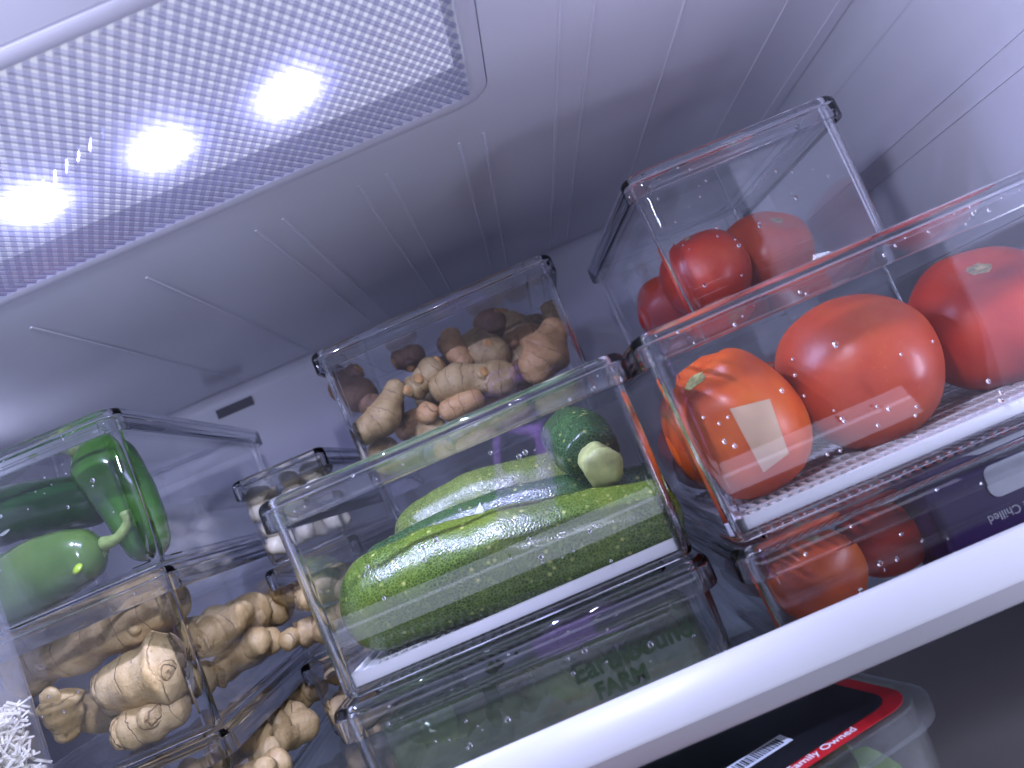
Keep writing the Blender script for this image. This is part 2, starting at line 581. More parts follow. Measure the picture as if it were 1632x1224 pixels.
# ------------------------------------------------------------------ ceiling light
light = empty('ceiling_light', ((PX0 + PX1) / 2, (PY0 + PY1) / 2, CEIL))
tag(light, 'rectangular ceiling light with a diamond patterned clear cover and glowing white spots', 'ceiling light')
lw_, ld_ = PX1 - PX0 - 0.002, PY1 - PY0 - 0.002
t = NT('light_cover_plastic')
c = t.coord()
tr = t.n('ShaderNodeBsdfTransparent', Color=(0.96, 0.96, 1.0, 1))
tl = t.n('ShaderNodeBsdfTranslucent', Color=(0.92, 0.92, 0.97, 1))
gl = t.n('ShaderNodeBsdfGlossy', Color=(1, 1, 1, 1), Roughness=0.12)
M['cover'] = t.done(t.mixs(0.08, t.mixs(0.10, tr.outputs[0], tl.outputs[0]), gl.outputs[0]))
t = NT('light_cover_ridge')
tr = t.n('ShaderNodeBsdfTransparent', Color=(0.66, 0.66, 0.78, 1))
df = t.n('ShaderNodeBsdfTranslucent', Color=(0.60, 0.60, 0.74, 1))
d2 = t.n('ShaderNodeBsdfDiffuse', Color=(0.66, 0.66, 0.78, 1))
gl = t.n('ShaderNodeBsdfGlossy', Color=(1, 1, 1, 1), Roughness=0.08)
M['ridge'] = t.done(t.mixs(0.10, t.mixs(0.14, tr.outputs[0], t.mixs(0.4, df.outputs[0], d2.outputs[0])), gl.outputs[0]))
M['house'] = plain('light_housing', (0.80, 0.80, 0.83), 0.4, 0.01)
t = NT('light_rim_plastic')
tl = t.n('ShaderNodeBsdfTranslucent', Color=(0.80, 0.80, 0.90, 1))
pb = t.bsdf((0.76, 0.76, 0.80), 0.25)
M['rim'] = t.done(t.mixs(0.35, pb, tl.outputs[0]))

bm = bmesh.new()
slab(bm, lw_ - 0.022, ld_ - 0.022, 0.008, 0.0006, 0.0022)
cover = finish('cover', bm, M['cover'], light)


def ridge_family(ang, z0, z1, w):
    bm = bmesh.new()
    hx, hy = lw_ / 2 - 0.0125, ld_ / 2 - 0.0125
    dx, dy = math.cos(ang), math.sin(ang)
    nx, ny = -dy, dx
    pitch = 0.0058
    for k in range(-60, 61):
        ox, oy = nx * pitch * k, ny * pitch * k
        ts = []
        lo, hi = -9.0, 9.0
        for o_, d_, h_ in ((ox, dx, hx), (oy, dy, hy)):
            t0, t1 = (-h_ - o_) / d_, (h_ - o_) / d_
            lo, hi = max(lo, min(t0, t1)), min(hi, max(t0, t1))
        if hi - lo < 0.006:
            continue
        prof = [(-w, z0), (-w * 0.45, z1), (w * 0.45, z1), (w, z0)]
        a = [bm.verts.new((ox + dx * lo + nx * p, oy + dy * lo + ny * p, z)) for p, z in prof]
        b = [bm.verts.new((ox + dx * hi + nx * p, oy + dy * hi + ny * p, z)) for p, z in prof]
        for i in range(3):
            bm.faces.new((a[i], a[i + 1], b[i + 1], b[i]))
    return bm


tag(finish('ridge', ridge_family(R(58), 0.0004, -0.0010, 0.0015), M['ridge'], cover, recalc=False), kind='stuff')
tag(finish('ridge', ridge_family(R(-58), 0.0024, 0.0036, 0.0016), M['ridge'], cover, recalc=False), kind='stuff')
bm = bmesh.new()
sweep(bm, lw_, ld_, 0.022, [(-0.0002, 0.004), (0.0, -0.0004), (-0.0015, -0.0013), (-0.0085, -0.0013), (-0.0105, -0.0006), (-0.0110, 0.004)], n=8)
finish('rim', bm, M['rim'], light, 50)
bm = bmesh.new()
sweep(bm, lw_ - 0.003, ld_ - 0.003, 0.012, [(0, 0.0042), (-0.004, 0.027)], closed=False)
slab(bm, lw_ - 0.012, ld_ - 0.012, 0.01, 0.0272, 0.0282)
finish('housing', bm, M['house'], light)
bm = bmesh.new()
box(bm, -0.18, 0.18, 0.002, 0.022, 0.0225, 0.0265)
finish('led_strip', bm, M['house'], light)
t = NT('led_sheet_glow')
em = t.n('ShaderNodeEmission', Color=(0.80, 0.84, 1.0, 1), Strength=0.85)
bm = bmesh.new()
box(bm, -lw_ / 2 + 0.014, lw_ / 2 - 0.014, -ld_ / 2 + 0.014, ld_ / 2 - 0.014, 0.0202, 0.0212)
finish('led_sheet', bm, t.done(em.outputs[0]), light)
for x in LEDS:
    lamp('led_lamp', 'DISK', 0.008, 1.7, LCOL, (x - light.location.x, 0.3885 - light.location.y, 0.0042), (0, 0, -1), parent=light)

# ------------------------------------------------------------------ shelf with white front rail
SHT = -0.1475
sh = empty('refrigerator_shelf', (-0.05, 0.37, SHT))
tag(sh, 'glass shelf with a thick white front rail running across under the bins', 'shelf')
bm = bmesh.new()
prof = [(0.3668, -0.1400), (0.3652, -0.1378), (0.3652, -0.1362), (0.3715, -0.1205), (0.3735, -0.1186), (0.3765, -0.1182), (0.3785, -0.1195), (0.3792, -0.1215), (0.3792, -0.1500), (0.3745, -0.1500), (0.3728, -0.1492), (0.3712, -0.1475)]
ra = [bm.verts.new((XL + 0.003 + 0.05, y - 0.37, z - SHT)) for y, z in prof]
rb = [bm.verts.new((XR - 0.003 + 0.05, y - 0.37, z - SHT)) for y, z in prof]
for i in range(len(prof)):
    j = (i + 1) % len(prof)
    bm.faces.new((ra[i], ra[j], rb[j], rb[i]))
bm.faces.new(ra)
bm.faces.new(rb[::-1])
finish('front_rail', bm, M['rail'], sh, 35)
bm = bmesh.new()
box(bm, XL + 0.055, XR + 0.045, 0.0095, 0.55, -0.005, 0)
finish('glass_panel', bm, M['shelf_glass'], sh)

# ------------------------------------------------------------------ clear storage bins


def make_bin(label, corner, w, d, h, yaw=0.0, mist=False, tray=True, group='clear lidded refrigerator bins', foot=True,
             drops=40, name='storage_bin', cat='bin', seed=1, corner_right=False, cr=0.0160):
    """corner = front left (or right) lid corner on the surface the bin stands on"""
    rz = R(yaw)
    off = Vector(((-w / 2 if corner_right else w / 2), d / 2, 0))
    ctr = Vector(corner) + Matrix.Rotation(rz, 3, 'Z') @ off
    root = empty(name, ctr, rz)
    tag(root, label, cat, group)
    rnd = random.Random(seed)
    thin = M['thin_mist'] if mist else M['thin']
    tk = 0.0028
    bt, bb = -0.0058, -0.0078                     # body outline against the lid outline, top and bottom
    zt = h - 0.0055
    bm = bmesh.new()
    # walls: outer and inner skins, corners truly refracting, flats straight through
    prof = [(bt, zt), (bt - (bt - bb) * 0.5, zt * 0.5), (bb, 0.0055), (bb - 0.0012, 0.0022), (bb - 0.004, 0.0008),
            (bb - 0.0052, 0.0030), (bb - tk - 0.0012, 0.0052), (bt - (bt - bb) * 0.5 - tk, zt * 0.5), (bt - tk, zt)]
    rings = []
    flag = None
    for o_, z in prof:
        pts, flag = rr(w + 2 * o_, d + 2 * o_, cr + o_, 7)
        rings.append([bm.verts.new((x, y, z)) for x, y in pts])
    N = len(rings[0])
    for j in range(len(prof)):
        a, b = rings[j], rings[(j + 1) % len(prof)]
        for i in range(N):
            f = bm.faces.new((a[i], a[(i + 1) % N], b[(i + 1) % N], b[i]))
            f.material_index = 1 if (flag[i] or 2 <= j <= 5 or j == len(prof) - 1) else 0
    bot = bb - 0.0056
    slab(bm, w + 2 * bot, d + 2 * bot, cr + bot, 0.0029, 0.0048)
    body = finish('body', bm, [thin, M['clear']], root, 40)
    if foot:                                     # stacking foot ring under the body
        pass
    bm = bmesh.new()
    s = 0.0172
    prof = [(-0.0007, h - s), (0.0, h - s + 0.0012), (0.0, h - 0.0048), (-0.0006, h - 0.0026), (-0.0022, h - 0.0008), (-0.0046, h),
            (-0.0072, h - 0.0006), (-0.0088, h - 0.0028), (-0.0092, h - 0.0050), (-0.0090, h - 0.0054),
            (-0.0040, h - 0.0054), (-0.0030, h - 0.0066), (-0.0027, h - s)]
    sweep(bm, w, d, cr, prof, n=8)
    slab(bm, w - 0.0192, d - 0.0192, cr - 0.0095, h - 0.0052, h - 0.0034, mi=1)
    # stacking ridge moulded into the plate
    sweep(bm, w - 0.044, d - 0.044, 0.006, [(0, h - 0.0032), (0.0004, h - 0.0016), (-0.0016, h - 0.0012), (-0.0024, h - 0.0032)], n=4)
    finish('lid', bm, [M['grey_clear'], M['thin_lid']], root, 40)
    if tray:
        tw, td = w - 0.0265, d - 0.0265
        bm = bmesh.new()
        sweep(bm, tw, td, 0.004, [(0, 0.0056), (0.0004, 0.0118), (-0.0008, 0.0124), (-0.0022, 0.0118), (-0.0026, 0.0094), (-0.011, 0.0090), (-0.0112, 0.0076), (-0.0030, 0.0072)], n=4)
        ix, iy = tw / 2 - 0.0109, td / 2 - 0.0109
        n = int(2 * ix / 0.0062)
        for k in range(n + 1):
            x = -ix + (k + 0.5) * 2 * ix / (n + 1)
            box(bm, x - 0.0013, x + 0.0013, -iy, iy, 0.0076, 0.0090)
        m_ = max(2, int(2 * iy / 0.022))
        for k in range(1, m_):
            y = -iy + k * 2 * iy / m_
            box(bm, -ix, ix, y - 0.0022, y + 0.0022, 0.0074, 0.0093)
        finish('drain_tray', bm, M['tray'], root, 40)
    if drops:
        bm = bmesh.new()
        pos = []
        for k in range(drops):
            if k % 4 == 0 or not pos:
                cx_, cz_ = rnd.uniform(-w / 2 + 0.02, w / 2 - 0.02), rnd.uniform(0.02, h - 0.022)
            else:
                cx_, cz_ = pos[-1][0] + rnd.gauss(0, 0.012), pos[-1][1] + rnd.gauss(0, 0.010)
            if abs(cx_) < w / 2 - 0.018 and 0.012 < cz_ < h - 0.02:
                pos.append((cx_, cz_))
                r_ = rnd.choice((0.0005, 0.0006, 0.0008, 0.0008, 0.0011, 0.0015))
                yb = -d / 2 - (bb + (bt - bb) * cz_ / zt) - 0.00002
                dome(bm, Vector((cx_, yb, cz_)), r_, rnd.uniform(1.0, 1.35), (0, -1, 0))
        for k in range(drops // 2):              # on the lid skirt and the right hand side
            r_ = rnd.choice((0.0005, 0.0007, 0.0009))
            dome(bm, Vector((rnd.uniform(-w / 2 + .015, w / 2 - .015), -d / 2 - 0.00002, h - rnd.uniform(0.006, 0.015))), r_, 1.1, (0, -1, 0))
        if len(bm.verts):
            tag(finish('water_droplet', bm, M['water'], body, 180), kind='stuff')
        else:
            bm.free()
    return root


def dome(bm, p, r, sz, n):
    """a water bead sitting on an upright face"""
    rings = []
    seg = 10
    for a in (0, 25, 50, 72):
        q = R(a)
        rings.append([bm.verts.new(p + Vector((r * math.cos(q) * math.cos(2 * math.pi * k / seg), -0.72 * r * math.sin(q), sz * r * math.cos(q) * math.sin(2 * math.pi * k / seg)))) for k in range(seg)])
    for i in range(3):
        for k in range(seg):
            bm.faces.new((rings[i][k], rings[i][(k + 1) % seg], rings[i + 1][(k + 1) % seg], rings[i + 1][k]))
    bm.faces.new(rings[-1])
    bm.faces.new(rings[0][::-1])


L0, L1, L2 = SHT + 0.0004, -0.0805, 0.0368
H0, H1, H2 = L1 - L0 - 0.0004, L2 - L1 - 0.0004, 0.1505 - 0.0368
G = 'clear lidded refrigerator bins'
make_bin('clear bin holding green zucchini, in the middle of the shelf', (-0.1575, 0.4115, L1), 0.2200, 0.32, H1, -0.5, seed=3, drops=20)
make_bin('clear bin with an old salad box inside, under the zucchini bin', (-0.1590, 0.4100, L0), 0.2190, 0.325, H0, 0.0, tray=False, seed=4, drops=18)
make_bin('clear bin full of turmeric roots, stacked up behind the zucchini bin', (-0.1455, 0.612, L2), 0.2160, 0.235, H2, -1.0, tray=False, seed=5, drops=0)
make_bin('large clear bin holding three big tomatoes and drops of water, right of the zucchini', (0.0630, 0.3835, L1), 0.290, 0.325, H1, -0.5, seed=6, drops=44)
make_bin('clear bin holding a purple pack and red produce, under the tomato bin', (0.0660, 0.3825, L0), 0.286, 0.325, H0, 0.0, tray=False, seed=7, drops=16)
make_bin('tall clear bin of tomatoes stacked at the back by the right wall', (0.1225, 0.505, L2), 0.1640, 0.245, H2, 3.0, tray=False, seed=8, drops=26)
make_bin('clear bin of long green peppers, topmost of the left stack', (-0.2525, 0.5035, L2 - 0.0035), 0.2170, 0.32, H2 - 0.001, 3.0, mist=True, tray=False, seed=9, drops=40, corner_right=True)
make_bin('clear bin of large brown ginger roots, under the pepper bin', (-0.2560, 0.5035, L1 + 0.001), 0.2170, 0.32, H1 - 0.0052, 3.0, tray=False, seed=10, drops=14, corner_right=True)
make_bin('clear bin of ginger pieces, lowest of the left stack', (-0.2580, 0.5000, L0), 0.2160, 0.325, H0 + 0.0008, 3.0, tray=False, seed=11, drops=8, corner_right=True)
make_bin('small clear bin of peeled garlic, between the pepper and zucchini bins', (-0.2570, 0.650, 0.0030), 0.086, 0.21, 0.0800, 0.0, tray=False, seed=12, drops=0, cr=0.009, name='small_storage_bin')
make_bin('small clear bin of knobbly ginger, under the garlic bin', (-0.2570, 0.648, L1), 0.086, 0.21, 0.0829, 0.0, tray=False, seed=13, drops=0, cr=0.009, name='small_storage_bin')
make_bin('small clear bin of pale ginger, lowest under the garlic bin', (-0.2570, 0.646, L0), 0.086, 0.21, H0, 0.0, tray=False, seed=14, drops=0, cr=0.009, name='small_storage_bin')

# ------------------------------------------------------------------ tomatoes


def tomato(label, p, r, mat, axis=(0, 0, 1), squash=0.86, lobes=5, amp=0.035, seed=0, scar=True, scarmat='scar', dimple=0.16, scar_r=0.17, group='tomatoes in the bins', deep=0.0):
    A = Vector(axis).normalized()
    root = empty('tomato', p)
    root.rotation_mode = 'QUATERNION'
    root.rotation_quaternion = A.to_track_quat('Z', 'Y')
    tag(root, label, 'tomato', group)

    def surf(th, ph):
        k = 1 + amp * math.cos(lobes * ph + seed) * (0.35 + 0.65 * math.cos(th / 1.2) ** 2) + 0.4 * amp * math.cos((lobes - 2) * ph + 2 * seed)
        nzv = noise.noise(Vector((math.cos(ph) * math.sin(th), math.sin(ph) * math.sin(th), math.cos(th))) * 1.4 + Vector((seed, 0, seed)))
        rho = r * k * (math.sin(th) ** 0.92 if th < math.pi / 2 else math.sin(th)) * (1 + 0.05 * nzv)
        z = r * squash * (math.cos(th) - dimple * math.exp(-(th / 0.42) ** 2)) * (1 + 0.03 * nzv)
        z -= deep * r * max(0, math.cos(lobes * ph + seed)) * math.exp(-((th - 0.55) / 0.35) ** 2)
        return Vector((rho * math.cos(ph), rho * math.sin(ph), z))
    bm = bmesh.new()
    nt, npn = 36, 56
    rows = []
    for i in range(1, nt):
        th = math.pi * i / nt
        rows.append([bm.verts.new(surf(th, 2 * math.pi * k / npn)) for k in range(npn)])
    t0, b0 = bm.verts.new(surf(0.0001, 0)), bm.verts.new(surf(math.pi - 0.0001, 0))
    for k in range(npn):
        bm.faces.new((t0, rows[0][k], rows[0][(k + 1) % npn]))
        bm.faces.new((b0, rows[-1][(k + 1) % npn], rows[-1][k]))
        for i in range(len(rows) - 1):
            bm.faces.new((rows[i][k], rows[i + 1][k], rows[i + 1][(k + 1) % npn], rows[i][(k + 1) % npn]))
    skin = finish('skin', bm, mat, root, 180)
    if scar:
        bm = bmesh.new()
        n = 18
        ctr = bm.verts.new(surf(0.001, 0) + Vector((0, 0, r * 0.006)))
        rs = []
        for q in (0.35, 0.7, 1.0):
            rs.append([bm.verts.new(surf(scar_r * q * (1 + (0.10 * math.sin(5 * a_ + seed) + 0.08 * math.sin(7 * a_)) * (q > 0.8)), a_) + Vector((0, 0, r * (0.016 if q < 0.9 else 0.004) + r * 0.012 * noise.noise(Vector((a_ * 3, q * 9, seed)))))) for a_ in [2 * math.pi * k / n for k in range(n)]])
        for k in range(n):
            bm.faces.new((ctr, rs[0][k], rs[0][(k + 1) % n]))
            for i in range(2):
                bm.faces.new((rs[i][k], rs[i + 1][k], rs[i + 1][(k + 1) % n], rs[i][(k + 1) % n]))
        finish('stem_scar', bm, M[scarmat], skin, 180)
    return root, surf


GT = 'tomatoes in the bins'
c1 = Vector((0.1105, 0.4560, -0.0275))
t1, s1 = tomato('orange tomato with a painted beige reflection, at the front left of the large bin', c1, 0.0410, M['tomato_orange'], (-0.36, -0.34, 0.86), 1.14, 4, 0.06, 1.2, True, 'scar_green', 0.22, 0.15, GT, 0.09)
# finger reflection painted as a beige patch, just off the tomato's skin
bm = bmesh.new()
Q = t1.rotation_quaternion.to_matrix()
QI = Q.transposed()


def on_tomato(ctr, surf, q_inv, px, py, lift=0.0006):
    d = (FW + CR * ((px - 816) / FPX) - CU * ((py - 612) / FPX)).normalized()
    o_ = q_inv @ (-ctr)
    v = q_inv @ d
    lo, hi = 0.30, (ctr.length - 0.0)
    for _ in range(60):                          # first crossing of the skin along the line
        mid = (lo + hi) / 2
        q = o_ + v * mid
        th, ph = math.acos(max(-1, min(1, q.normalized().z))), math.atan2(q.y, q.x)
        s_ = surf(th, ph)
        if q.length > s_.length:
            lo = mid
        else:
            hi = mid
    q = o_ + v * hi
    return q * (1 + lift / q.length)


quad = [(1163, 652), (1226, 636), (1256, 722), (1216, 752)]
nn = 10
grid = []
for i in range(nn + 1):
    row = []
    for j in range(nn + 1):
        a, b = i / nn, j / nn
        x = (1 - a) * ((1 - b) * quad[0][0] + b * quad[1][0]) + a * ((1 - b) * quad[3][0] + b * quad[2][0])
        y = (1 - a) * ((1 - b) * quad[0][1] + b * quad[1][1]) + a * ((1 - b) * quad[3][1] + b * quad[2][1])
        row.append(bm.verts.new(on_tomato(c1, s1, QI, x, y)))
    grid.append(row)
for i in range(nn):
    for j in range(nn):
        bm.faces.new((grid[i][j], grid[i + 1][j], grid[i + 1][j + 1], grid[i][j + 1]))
finish('skin_patch', bm, M['skin_patch'], t1, 180)
tomato('large smooth red tomato with a darker scar, second from the left in the large bin', (0.1945, 0.4700, -0.0280), 0.0462, M['tomato_pale'], (-0.12, 0.25, 0.9), 1.03, 5, 0.02, 0.4, True, 'scar', 0.1, 0.10)
tomato('red tomato with its pale stem scar facing out, at the right in the large bin', (0.2880, 0.4850, -0.0310), 0.0465, M['tomato'], (-0.05, -0.52, 0.84), 0.95, 6, 0.03, 2.0, True, 'scar', 0.2, 0.125)
tomato('tomato mostly hidden behind the two front tomatoes in the large bin', (0.1640, 0.5630, -0.0330), 0.0400, M['tomato'], (0.2, -0.2, 0.9), 0.9, 5, 0.03, 0.7)
tomato('dark red tomato behind the orange tomato against the side of the large bin', (0.1080, 0.5440, -0.0390), 0.0330, M['tomato'], (0.2, 0.2, 0.9), 0.9, 5, 0.03, 1.7)
tomato('tomato glimpsed between the smooth and the scarred tomatoes', (0.2560, 0.5750, -0.0330), 0.0400, M['tomato'], (0.2, -0.1, 0.9), 0.9, 5, 0.03, 2.7)
tomato('round red tomato at the front left of the upper tomato bin', (0.1685, 0.5800, 0.0770), 0.0345, M['tomato'], (-0.1, -0.25, 0.9), 0.98, 5, 0.03, 3.0, True, 'scar', 0.12, 0.07)
tomato('flattened red tomato with a star shaped scar in the upper tomato bin', (0.2335, 0.6190, 0.0790), 0.0365, M['tomato_pale'], (0.34, -0.60, 0.62), 0.88, 5, 0.04, 0.2, True, 'scar', 0.16, 0.12)
tomato('small dark tomato at the far left of the upper tomato bin', (0.1520, 0.6550, 0.0730), 0.0310, M['tomato'], (0.1, 0.2, 0.9), 0.95, 5, 0.03, 1.0)
for k, (x, y, z, r_, m_) in enumerate(((0.109, 0.432, -0.1130, 0.029, 'tomato_orange'), (0.160, 0.455, -0.1130, 0.029, 'tomato'), (0.214, 0.492, -0.1150, 0.027, 'tomato'), (0.105, 0.505, -0.1130, 0.029, 'tomato'))):
    tomato(('orange tomato at the front corner of the low bin beneath the large tomato bin', 'red tomato behind the rail beneath the large tomato bin',
            'dark tomato beside the purple pack in the low bin', 'tomato at the shaded back left of the low bin')[k], (x, y, z), r_, M[m_], (0.2, -0.3, 0.9), 0.95, 5, 0.03, k)

# ------------------------------------------------------------------ zucchini


def produce(name, label, cat, mat, specs, group=None, parts=()):
    """specs: list of (path, radii, kwargs) fused visually into one body mesh; parts: (name, mat, path, radii, kw)"""
    base = Vector(specs[0][0][0])
    bm = bmesh.new()
    for path, radii, kw in specs:
        loft(bm, [Vector(p) - base for p in path], radii, **kw)
    if parts:
        root = empty(name, base)
        tag(root, label, cat, group)
        finish('skin', bm, mat, root, 180)
        for pn, pm, path, radii, kw in parts:
            bm = bmesh.new()
            loft(bm, [Vector(p) - base for p in path], radii, **kw)
            finish(pn, bm, pm, root, 180)
        return root
    o = finish(name, bm, mat, None, 180)
    o.location = base
    return tag(o, label, cat, group)


A = ray_at
GZ = 'zucchini in the middle bin'
produce('zucchini', 'large speckled bright green zucchini lying along the front of its bin', 'zucchini', M['zuc'],
        [([A(552, 985, .472), A(690, 925, .464), A(830, 885, .456), A(960, 850, .450), A(1088, 815, .447)],
          [0.0285, 0.0308, 0.0300, 0.0262, 0.0200], dict(seg=48, rings=70, cap0=0.95, cap1=0.6, lobes=6, lobe_amp=0.022, nz=0.0012, nscale=40))], GZ)
produce('zucchini', 'dark zucchini wedged behind the bright speckled one', 'zucchini', M['zuc_dark'],
        [([A(585, 925, .535), A(760, 850, .520), A(900, 812, .510), A(1070, 785, .508)], [0.020, 0.0235, 0.023, 0.019],
          dict(seg=40, rings=50, lobes=5, lobe_amp=0.04, nz=0.001, nscale=40))], GZ)
produce('zucchini', 'pale green zucchini lying at the back of the bin behind the others', 'zucchini', M['zuc_pale'],
        [([A(632, 868, .585), A(760, 805, .582), A(880, 775, .580), A(985, 745, .580)], [0.020, 0.026, 0.026, 0.022],
          dict(seg=40, rings=50, cap0=1.3, lobes=5, lobe_amp=0.03, nz=0.001, nscale=40))], GZ)
zb = [A(900, 688, .535), A(925, 705, .500), A(948, 732, .470)]
e0, e1 = A(948, 731, .472), A(964, 748, .446)
produce('zucchini', 'dark zucchini on top pointing its pale cut stem at the viewer', 'zucchini', M['zuc_dark'],
        [(zb, [0.0205, 0.0215, 0.0165], dict(seg=40, rings=40, cap0=1.0, cap1=0.35, lobes=5, lobe_amp=0.016, nz=0.0008, nscale=50))], GZ,
        parts=[('stem_end', M['zuc_end'], [e0, (e0 + e1) / 2, e1], [0.0110, 0.0105, 0.0128], dict(seg=30, rings=20, cap0=0.1, cap1=0.22, lobes=5, lobe_amp=0.045, nz=0.0009, nscale=200))])
# small torn paper flake on the front zucchini
bm = bmesh.new()
f0 = [A(752, 829, .4605), A(765, 800, .4600), A(770, 816, .4590)]
a_ = [bm.verts.new(p - f0[0]) for p in f0]
b_ = [bm.verts.new(p - f0[0] + Vector((0, 0.0004, 0.0001))) for p in f0]
bm.faces.new(a_)
bm.faces.new(b_[::-1])
for i in range(3):
    bm.faces.new((a_[i], a_[(i + 1) % 3], b_[(i + 1) % 3], b_[i]))
o = finish('paper_flake', bm, M['tray'])
o.location = f0[0]
tag(o, 'tiny torn white flake standing on the front zucchini', 'paper scrap')

# ------------------------------------------------------------------ turmeric
GR = 'turmeric roots in the bin'


def root_piece(label, pts, r, mat, knobs=(), tips=(), cat='turmeric root', name='turmeric_root', group=GR, seed=0.0, nz=None, taper=None, seg=24, tipmat=None):
    P = [A(*p) for p in pts]
    if len(P) == 2:
        mid = (P[0] + P[1]) / 2 + Vector((0, 0, random.uniform(-.08, .16) * r))
        P = [P[0], mid, P[1]]
    n = len(P)
    r *= 1.12
    rad = [q * 1.12 for q in taper] if taper else [r * (0.80 + 0.25 * math.sin(math.pi * (i + 0.4) / n)) for i in range(n)]
    nz = r * 0.17 if nz is None else nz
    rn = random.Random(int(seed * 100) + 5)
    L = sum((P[i + 1] - P[i]).length for i in range(n - 1))
    bumps = [(rn.uniform(0.15, 0.85), 0.10, rn.uniform(-0.12, 0.14)) for _ in range(4)]
    specs = [(P, rad, dict(seg=seg, rings=36, cap0=0.8, cap1=0.8, nz=nz, nscale=0.7 / r, bumps=bumps, seed=seed, squash=rn.uniform(.86, 1.0)))]
    parts = []
    for (t_, px, py, dep, kr) in knobs:
        a = catmull(P, t_)
        b = A(px, py, dep)
        specs.append(([a, (a + b) / 2, b], [kr * 1.1, kr, kr * 0.85], dict(seg=18, rings=18, cap1=0.6, nz=nz * 0.8, nscale=1 / r, seed=seed + 1)))
        if tipmat:
            q = (b - a).normalized()
            parts.append(('broken_tip', tipmat, [b - q * kr * 0.25, b - q * kr * 0.02, b + q * kr * 0.10], [kr * 0.62, kr * 0.6, kr * 0.5], dict(seg=14, rings=10, cap0=.1, cap1=.35, nz=kr * .15, nscale=2 / r, seed=seed)))
    for e in tips:
        b, q = (P[-1], (P[-1] - P[-2]).normalized()) if e else (P[0], (P[0] - P[1]).normalized())
        kr = rad[-1] if e else rad[0]
        parts.append(('broken_tip', tipmat, [b - q * kr * 0.35, b - q * kr * 0.12, b + q * kr * 0.06], [kr * 0.72, kr * 0.66, kr * 0.45], dict(seg=16, rings=10, cap0=.1, cap1=.35, nz=kr * .15, nscale=2 / r, seed=seed)))
    return produce(name, label, cat, mat, specs, group, parts)


TT = M['turmeric_tip']
root_piece('dark turmeric root leaning at the far left of its bin', [(540, 600, .70), (562, 622, .69), (600, 640, .69)], .0145, M['turmeric_dark'], [(.3, 572, 585, .69, .009)], (0,), seed=1, tipmat=TT)
root_piece('forked pale turmeric root at the front left of its bin', [(633, 604, .645), (622, 640, .64), (606, 672, .636), (562, 700, .634)], .0125, M['turmeric'], [(.65, 580, 690, .635, .008)], (), seed=2, tipmat=TT, taper=[.006, .0105, .0135, .0085])
root_piece('small knobbly turmeric root beside the forked one', [(577, 640, .668), (596, 645, .664), (612, 632, .664)], .0085, M['turmeric_dark'], [(.4, 590, 660, .66, .006)], (), seed=3)
root_piece('turmeric root with an orange broken end rising beside the forked one', [(650, 628, .652), (678, 602, .650), (703, 574, .652)], .0105, M['turmeric'], [(.35, 667, 603, .637, .0062), (.1, 650, 622, .636, .0055)], (1,), seed=4, tipmat=TT)
root_piece('long smooth turmeric root lying flat across the front of its bin', [(688, 628, .652), (730, 612, .647), (780, 606, .646), (826, 602, .648)], .0135, M['turmeric'], [(.55, 773, 592, .632, .0075)], (), seed=5, tipmat=TT)
root_piece('plump ringed turmeric root on top in the middle of the heap', [(738, 538, .682), (775, 560, .672), (812, 578, .668)], .0150, M['turmeric'], [(.5, 778, 545, .655, .0065)], (), seed=6, tipmat=TT)
root_piece('narrow pinkish turmeric root standing between the middle pieces', [(716, 526, .672), (724, 556, .664), (748, 590, .662)], .0085, M['turmeric_orange'], (), (), seed=7, taper=[.0065, .009, .0095])
root_piece('dark turmeric root with a bluish bud, highest in the heap', [(758, 514, .725), (780, 516, .720), (806, 530, .715)], .0120, M['turmeric_dark'], [(.3, 794, 497, .712, .0075)], (0,), seed=8, tipmat=TT)
root_piece('turmeric root with a stubby neck at the upper right of the heap', [(800, 510, .735), (826, 532, .725), (850, 556, .715)], .0150, M['turmeric'], [(.1, 800, 496, .722, .0075)], (), seed=9, tipmat=TT)
root_piece('pinkish ringed turmeric root standing upright at the right of its bin', [(890, 508, .655), (876, 545, .650), (858, 580, .648), (838, 606, .646)], .0150, M['turmeric_orange'], (), (), seed=10, taper=[.0105, .0140, .0150, .0135])
root_piece('orange ended turmeric stub low at the front', [(672, 672, .640), (684, 655, .640), (690, 645, .642)], .0095, M['turmeric_orange'], (), (0,), seed=11, tipmat=TT)
root_piece('orange turmeric root half hidden behind the zucchini lid', [(700, 660, .636), (735, 646, .636), (772, 634, .636)], .0085, M['turmeric_orange'], (), (), seed=12)
root_piece('dark curled turmeric root behind the left of the heap', [(628, 582, .72), (648, 570, .72), (676, 566, .715)], .0105, M['turmeric_dark'], [(.6, 655, 588, .705, .0065)], (0,), seed=13, tipmat=TT)
root_piece('shaded turmeric root at the back right of its bin', [(830, 512, .78), (852, 528, .775), (878, 540, .77)], .0135, M['turmeric'], [(.5, 862, 502, .765, .009)], (), seed=14)
root_piece('yellowish turmeric finger poking up in the back right corner', [(872, 482, .745), (880, 505, .74), (898, 528, .735)], .0075, M['turmeric'], [(.3, 893, 488, .73, .006)], (), seed=15)
root_piece('turmeric root beneath the middle of the heap', [(690, 590, .70), (740, 588, .70), (800, 575, .70)], .0145, M['turmeric_dark'], (), (), seed=16)
root_piece('small dark turmeric bud behind the narrow pinkish root', [(696, 552, .70), (712, 548, .70), (730, 545, .70)], .0085, M['turmeric_dark'], (), (), seed=17)
root_piece('turmeric root filling the gap at the right of the heap', [(800, 600, .685), (830, 585, .685), (860, 560, .69)], .0150, M['turmeric'], (), (), seed=18)

